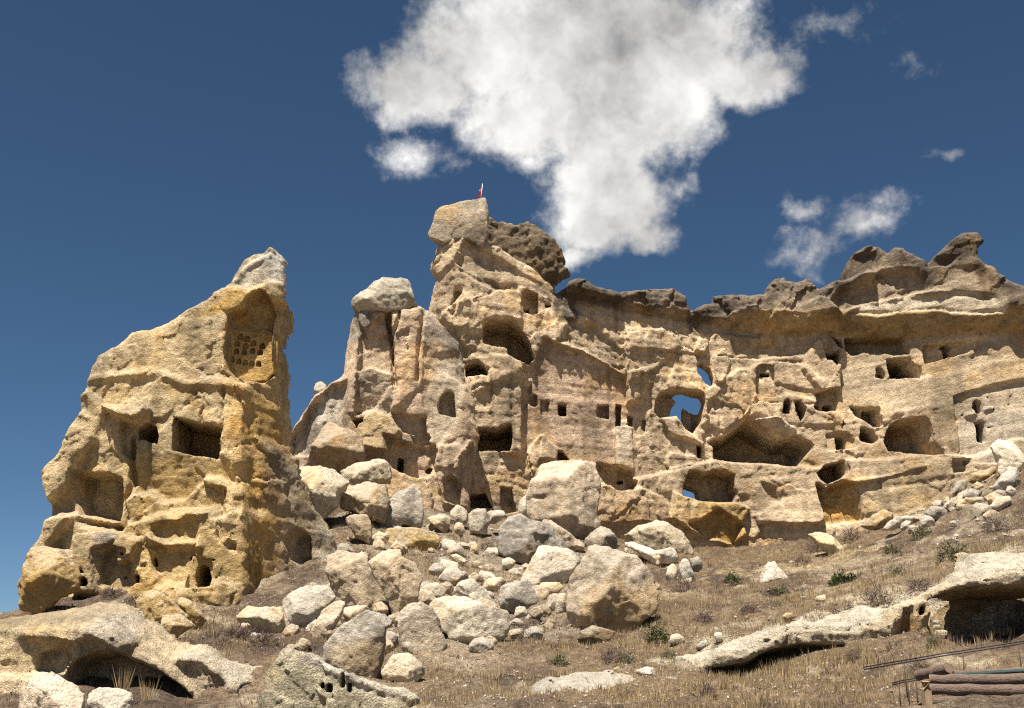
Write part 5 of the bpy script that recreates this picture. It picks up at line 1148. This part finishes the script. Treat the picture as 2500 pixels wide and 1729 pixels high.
SH = [(1605, 1545, 24, 'green', 'round dark green cushion shrub on the lower slope'), (1787, 1420, 17, 'green', 'small dark green shrub left of the white rock wedge'), (2062, 1412, 36, 'green', 'wide low green shrub on the right slope', .45),
 (2325, 1358, 34, 'sage', 'grey-green bush above the pale ledge at the right'), (2245, 1425, 22, 'twig', 'dark dead bush just above the white ledge'), (2140, 1452, 30, 'twig', 'dark twiggy bush on the pale bank above the ledge'), (2070, 1490, 26, 'twig', 'brown dead bush at the edge of the white strip'),
 (1502, 1605, 26, 'twig', 'purple-brown dead bush on the lower slope'), (1530, 1610, 18, 'sage', 'grey bush right of the purple-brown dead bush'), (1050, 1212, 24, 'green', 'green plant on the earthy bank below the pillar', 1.1), (1672, 1436, 22, 'twig', 'dead bush right of the pitted boulder'),
 (1480, 1598, 16, 'twig', 'small dead bush left of the purple-brown one'), (1365, 1598, 22, 'sage', 'grey-green bush at the bottom centre'), (1289, 1552, 20, 'twig', 'dead bush below the broad white boulder'), (1126, 1452, 18, 'twig', 'dark twigs between the white rounded stone and domed stone', .5),
 (1187, 1330, 14, 'twig', 'small dead bush in the rubble left of the tilted slab'), (1632, 1597, 14, 'sage', 'small grey bush at the start of the pale strip'), (2190, 1400, 18, 'sage', 'grey bush upslope of the dark twiggy bush'), (2000, 1330, 24, 'twig', 'dead bush at the foot of the shadowed ochre hollow', .6),
 (2080, 1300, 20, 'twig', 'dead bush beside the golden slab'), (1960, 1375, 18, 'twig', 'dead bush left of the yellow mound'), (2250, 1300, 22, 'sage', 'grey bush below the right rubble'), (2430, 1280, 26, 'twig', 'brown dead bush at the right edge'), (1900, 1440, 22, 'sage', 'sage bush below the white rock wedge', .5),
 (330, 1462, 22, 'twig', 'brown brush on the earth under the carved door', .5), (270, 1450, 20, 'twig', 'brown brush left of the small arched window', .5), (580, 1545, 30, 'twig', 'wide brown brush below the low white boulder', .5), (640, 1575, 26, 'twig', 'brown brush above the fluted white rock', .5),
 (520, 1570, 26, 'twig', 'brown brush right of the yellow cracked block', .5), (880, 1360, 20, 'twig', 'dead brush above the split block', .5), (1110, 1400, 22, 'twig', 'dead brush on the grassy patch in the middle', .5), (1420, 1400, 18, 'twig', 'dead brush above the pitted boulder', .5),
 (1720, 1500, 24, 'twig', 'dead brush in the middle of the right slope', .6), (1830, 1480, 22, 'twig', 'dead brush beside the pink-sided stone', .6), (1560, 1520, 18, 'sage', 'sage bush above the green cushion shrub', .7), (2180, 1345, 18, 'sage', 'small sage bush under the golden slab', .6),
 (2240, 1630, 22, 'twig', 'dead bush in front of the long rail', .9), (1720, 1690, 30, 'twig', 'dark brush in the shadow of the ledge', .6), (2080, 1600, 16, 'twig', 'small dead bush at the ledge corner', .8), (2280, 1560, 16, 'sage', 'grey bush beside the stacked stones', .8)]
for i, a in enumerate(SH):
    shrub(*a[:5], hk=a[5] if len(a) > 5 else .8, seed=i)
# little dark plants clinging to the tower top
for i, (x_, y_, lb) in enumerate(((1480, 362, 'dark plant tuft on the upper edge of the tower shoulder'), (1455, 425, 'dark plant tuft lower on the tower shoulder'), (1995, 100, 'dark plant tuft beside the white tower tip'))):
    u, v = zp('A', [(x_, y_)])[0]; Yt = 63.9 if i < 2 else 65.0; v += 6
    shrub(u, v, 7, 'twig', lb, 'plant', 'plant', .9, 60 + i, Y=Yt, z=P(u, v + 4, Yt).z)

def tall_grass(u, v, wpx, hpx, label, seed, Y=None, n=46, grp=None):
    if Y is None: Y = ground_hit(u, v)
    p = P(u, v, Y); z = p.z; k = Y / FPX; rr = np.random.RandomState(seed)
    vs = blades(np.zeros(n), np.zeros(n), np.zeros(n), hpx * k, wpx * k * .25, .012, rr, .45)
    o = link('dry_grass_tuft', to_mesh('dry_grass_tuft', vs.reshape(-1, 3), np.arange(n * 3).reshape(-1, 3), None, False), None, M_GRASS, loc=(p.x, Y, z))
    tag(o, label, 'grass tuft', grp)
tall_grass(298, 1700, 40, 70, 'taller pale grass tuft standing in the lower left cave mouth', 1, 35.0, 60)
tall_grass(362, 1705, 60, 60, 'spreading dry grass tuft right of the pale tuft in the lower left', 2, 34.5, 40)
for i in range(26):
    u = 1740 + i * 15 + rs.uniform(-6, 6); v = 1690 - (u - 1740) * .27 + rs.uniform(-6, 10)
    if u > 2130: break
    tall_grass(u, v, 30, rs.uniform(22, 44), 'upright dry weed growing in front of the shaded ledge hollow', 20 + i, None, 26, 'dry weeds along the ledge hollow')
for i in range(16):
    u = 2290 + i * 12; v = 1560 - (u - 2290) * .08 + rs.uniform(-4, 6)
    tall_grass(u, v, 26, rs.uniform(18, 34), 'upright dry weed growing in front of the right cave', 60 + i, None, 22, 'dry weeds along the right cave')

# ------------------------------------------------------------------ flag on the top block
M_POLE = plain_mat('white_pole', (.75, .74, .70), .5, .05); M_RED = plain_mat('red_cloth', (.55, .02, .03), .8, .1); M_WHITE = plain_mat('white_cloth', (.8, .78, .76), .8, .05)
def tube(name, pts, rad, mat, parent=None, seg=8, loc=None, cap=True):
    bm = bmesh.new(); rings = []
    for i, p in enumerate(pts):
        p = Vector(p); d = (Vector(pts[min(i + 1, len(pts) - 1)]) - Vector(pts[max(i - 1, 0)])).normalized()
        a = d.orthogonal().normalized(); b = d.cross(a); r = rad[i] if isinstance(rad, (list, tuple)) else rad
        rings.append([bm.verts.new(p + (a * math.cos(t_) + b * math.sin(t_)) * r) for t_ in [2 * math.pi * j / seg for j in range(seg)]])
    for r0, r1 in zip(rings[:-1], rings[1:]):
        for j in range(seg): bm.faces.new((r0[j], r0[(j + 1) % seg], r1[(j + 1) % seg], r1[j]))
    if cap: bm.faces.new(rings[0][::-1]); bm.faces.new(rings[-1])
    bmesh.ops.recalc_face_normals(bm, faces=bm.faces)
    me = bpy.data.meshes.new(name); bm.to_mesh(me); bm.free()
    for f in me.polygons: f.use_smooth = len(f.vertices) == 4
    return link(name, me, parent, mat, loc)
YF = 90.6
b0 = P(1173, 486, YF); b1 = P(1178, 449, YF)
fl_ = link('flag', None, loc=b0); tag(fl_, 'small red flag with white crescent on a pole atop the cliff tower', 'flag')
dv = b1 - b0
tube('pole', [(0, 0, -.3), tuple(dv)], .028, M_POLE, fl_)
bm = bmesh.new(); nu, nv = 7, 12; g = []
for j in range(nv):
    row = []
    for i in range(nu):
        s_, q_ = i / (nu - 1), j / (nv - 1)
        base = dv * (.96 - .80 * q_)
        row.append(bm.verts.new((base.x - s_ * (.10 + .16 * q_), base.y + .07 * math.sin(s_ * 9 + q_ * 2), base.z - s_ * .22 * (1 - q_ * .3))))
    g.append(row)
for j in range(nv - 1):
    for i in range(nu - 1): bm.faces.new((g[j][i], g[j][i + 1], g[j + 1][i + 1], g[j + 1][i]))
me = bpy.data.meshes.new('cloth'); bm.to_mesh(me); bm.free()
cloth = link('cloth', me, fl_, M_RED); sm = cloth.modifiers.new('thickness', 'SOLIDIFY'); sm.thickness = .012
bm = bmesh.new(); cen = dv * .62
outer = [(math.cos(a) * .075, math.sin(a) * .075) for a in np.linspace(.6, 5.68, 14)]; inner = [(.022 + math.cos(a) * .06, math.sin(a) * .06) for a in np.linspace(5.45, .83, 14)]
vs_ = [bm.verts.new((cen.x - .12 + x_, -.10, cen.z - .12 + z_)) for x_, z_ in outer + inner]
for i in range(13): bm.faces.new((vs_[i], vs_[i + 1], vs_[26 - i], vs_[27 - i]))
me = bpy.data.meshes.new('crescent'); bm.to_mesh(me); bm.free(); link('crescent', me, cloth, M_WHITE)

# ------------------------------------------------------------------ rails and logs at the lower right
M_RAIL = plain_mat('dark_rail', (.05, .038, .035), .6, .3, 8); M_BARK = plain_mat('log_bark', (.14, .10, .078), .9, .5, 5, .9, (1, 6, 6)); M_CUT = plain_mat('log_end', (.24, .17, .12), .8, .3, 20)
M_POST = plain_mat('post_wood', (.30, .215, .13), .85, .3, 6, .5, (5, 5, .6)); M_TARP = plain_mat('green_sheet', (.022, .05, .05), .7, .2, 4)
def rail(a, b, label, gap):
    pa, pb = P(*a), P(*b); root = link('rail', None, loc=pa); tag(root, label, 'rail'); d = pb - pa
    for o_ in (0, gap): tube('bar', [(0, 0, -o_), (d.x * .5, d.y * .5, d.z * .5 - o_ + .02), (d.x, d.y, d.z - o_)], .02, M_RAIL, root)
    for f_ in (.25, .6, .92):
        p = d * f_; gz = float(ground_z(np.array([pa.x + p.x]), np.array([pa.y + p.y]))[0]) - pa.z
        tube('upright', [(p.x, p.y, gz - .2), (p.x, p.y, p.z)], .018, M_RAIL, root)
rail((2108, 1629, 31.5), (2520, 1562, 29.5), 'long thin dark double rail slanting across the lower right grass', .06)
rail((2178, 1668, 30), (2240, 1655, 29.6), 'short dark rail piece below the long rail', .05)
def log(a, b, r, label, seed):
    pa, pb = P(*a), P(*b); d = pb - pa; rr = random.Random(seed)
    root = link('log', None, loc=pa); tag(root, label, 'log')
    pts = [tuple(d * (i / 9) + Vector((0, rr.uniform(-.015, .015), rr.uniform(-.015, .015)))) for i in range(10)]
    tube('bark', pts, [r * rr.uniform(.92, 1.06) for _ in range(10)], M_BARK, root, 14, None, False)
    n = d.normalized(); tube('cut_end', [tuple(-n * .004), tuple(n * .02)], r * .94, M_CUT, root, 14)
    tube('cut_end', [tuple(d - n * .02), tuple(d + n * .004)], r * .94, M_CUT, root, 14)
log((2316, 1632, 27.2), (2242, 1649, 28.2), .13, 'short log lying on top of the log stack', 1)
log((2270, 1660, 26.8), (2560, 1658, 26.0), .125, 'upper long log of the stack at the lower right corner', 2)
log((2272, 1683, 26.6), (2560, 1686, 25.8), .125, 'lower long log of the stack at the lower right corner', 3)
log((2268, 1712, 26.6), (2560, 1716, 25.8), .13, 'bottom log of the stack, cut by the lower frame edge', 4)
log((2330, 1650, 27.6), (2560, 1634, 27.4), .11, 'log behind the stack under the green sheet', 5)
def slab(name, pts, th, mat, label, cat):
    bm = bmesh.new(); c = sum((Vector(p) for p in pts), Vector()) / len(pts)
    up = [bm.verts.new(Vector(p) - c) for p in pts]; lo = [bm.verts.new(Vector(p) - c - Vector((0, 0, th))) for p in pts]
    bm.faces.new(up); bm.faces.new(lo[::-1]); k = len(pts)
    for i in range(k): bm.faces.new((up[i], lo[i], lo[(i + 1) % k], up[(i + 1) % k]))
    bmesh.ops.recalc_face_normals(bm, faces=bm.faces)
    bmesh.ops.bevel(bm, geom=list(bm.edges), offset=th * .2, segments=1, affect='EDGES')
    me = bpy.data.meshes.new(name); bm.to_mesh(me); bm.free(); o = link(name, me, None, mat, c); tag(o, label, cat); return o
slab('sheet', [P(2330, 1646, 26.9), P(2580, 1632, 26.2), P(2580, 1626, 27.8), P(2345, 1640, 28.2)], .035, M_TARP, 'dark green flat sheet lying over the stacked logs', 'sheet')
pp = P(2262, 1700, 26.5); gz0 = float(ground_z(np.array([pp.x]), np.array([26.5]))[0])
slab('wooden_post', [pp + Vector((-.09, -.07, .32)), pp + Vector((.09, -.07, .32)), pp + Vector((.09, .07, .34)), pp + Vector((-.09, .07, .34))], pp.z + .33 - gz0 + .2, M_POST, 'short tan wooden post at the left end of the log stack', 'post')
# dry-laid stones beside the ledge cave
for i, (a, b, lb) in enumerate((((1200, 905, 1262, 945), 1, 'top'), ((1205, 945, 1275, 985), 2, 'middle'), ((1215, 985, 1325, 1035), 3, 'bottom'))):
    x0, y0, x1, y1 = a
    boulder('%s stone of the little dry wall beside the ledge cave' % {'top': 'topmost', 'middle': 'middle', 'bottom': 'lowest'}[lb], 'M', [(x0, y0), (x1, y0 + 4), (x1, y1), (x0, y1)], PALE, Y=42.2, fixed=True, seed=300 + i, name='wall_stone', cat='stone', steep=.25, up=.3, dep=.8)
print('done', round(time.time() - T0, 1))

0 and print('denoise', scene.cycles.use_denoising, 'tris', sum(sum(len(p.vertices) - 2 for p in m.polygons) if len(m.polygons) < 2000 else len(m.polygons) * (len(m.polygons[0].vertices) - 2) for m in {o.data for o in bpy.data.objects if o.type == 'MESH'}), flush=True)
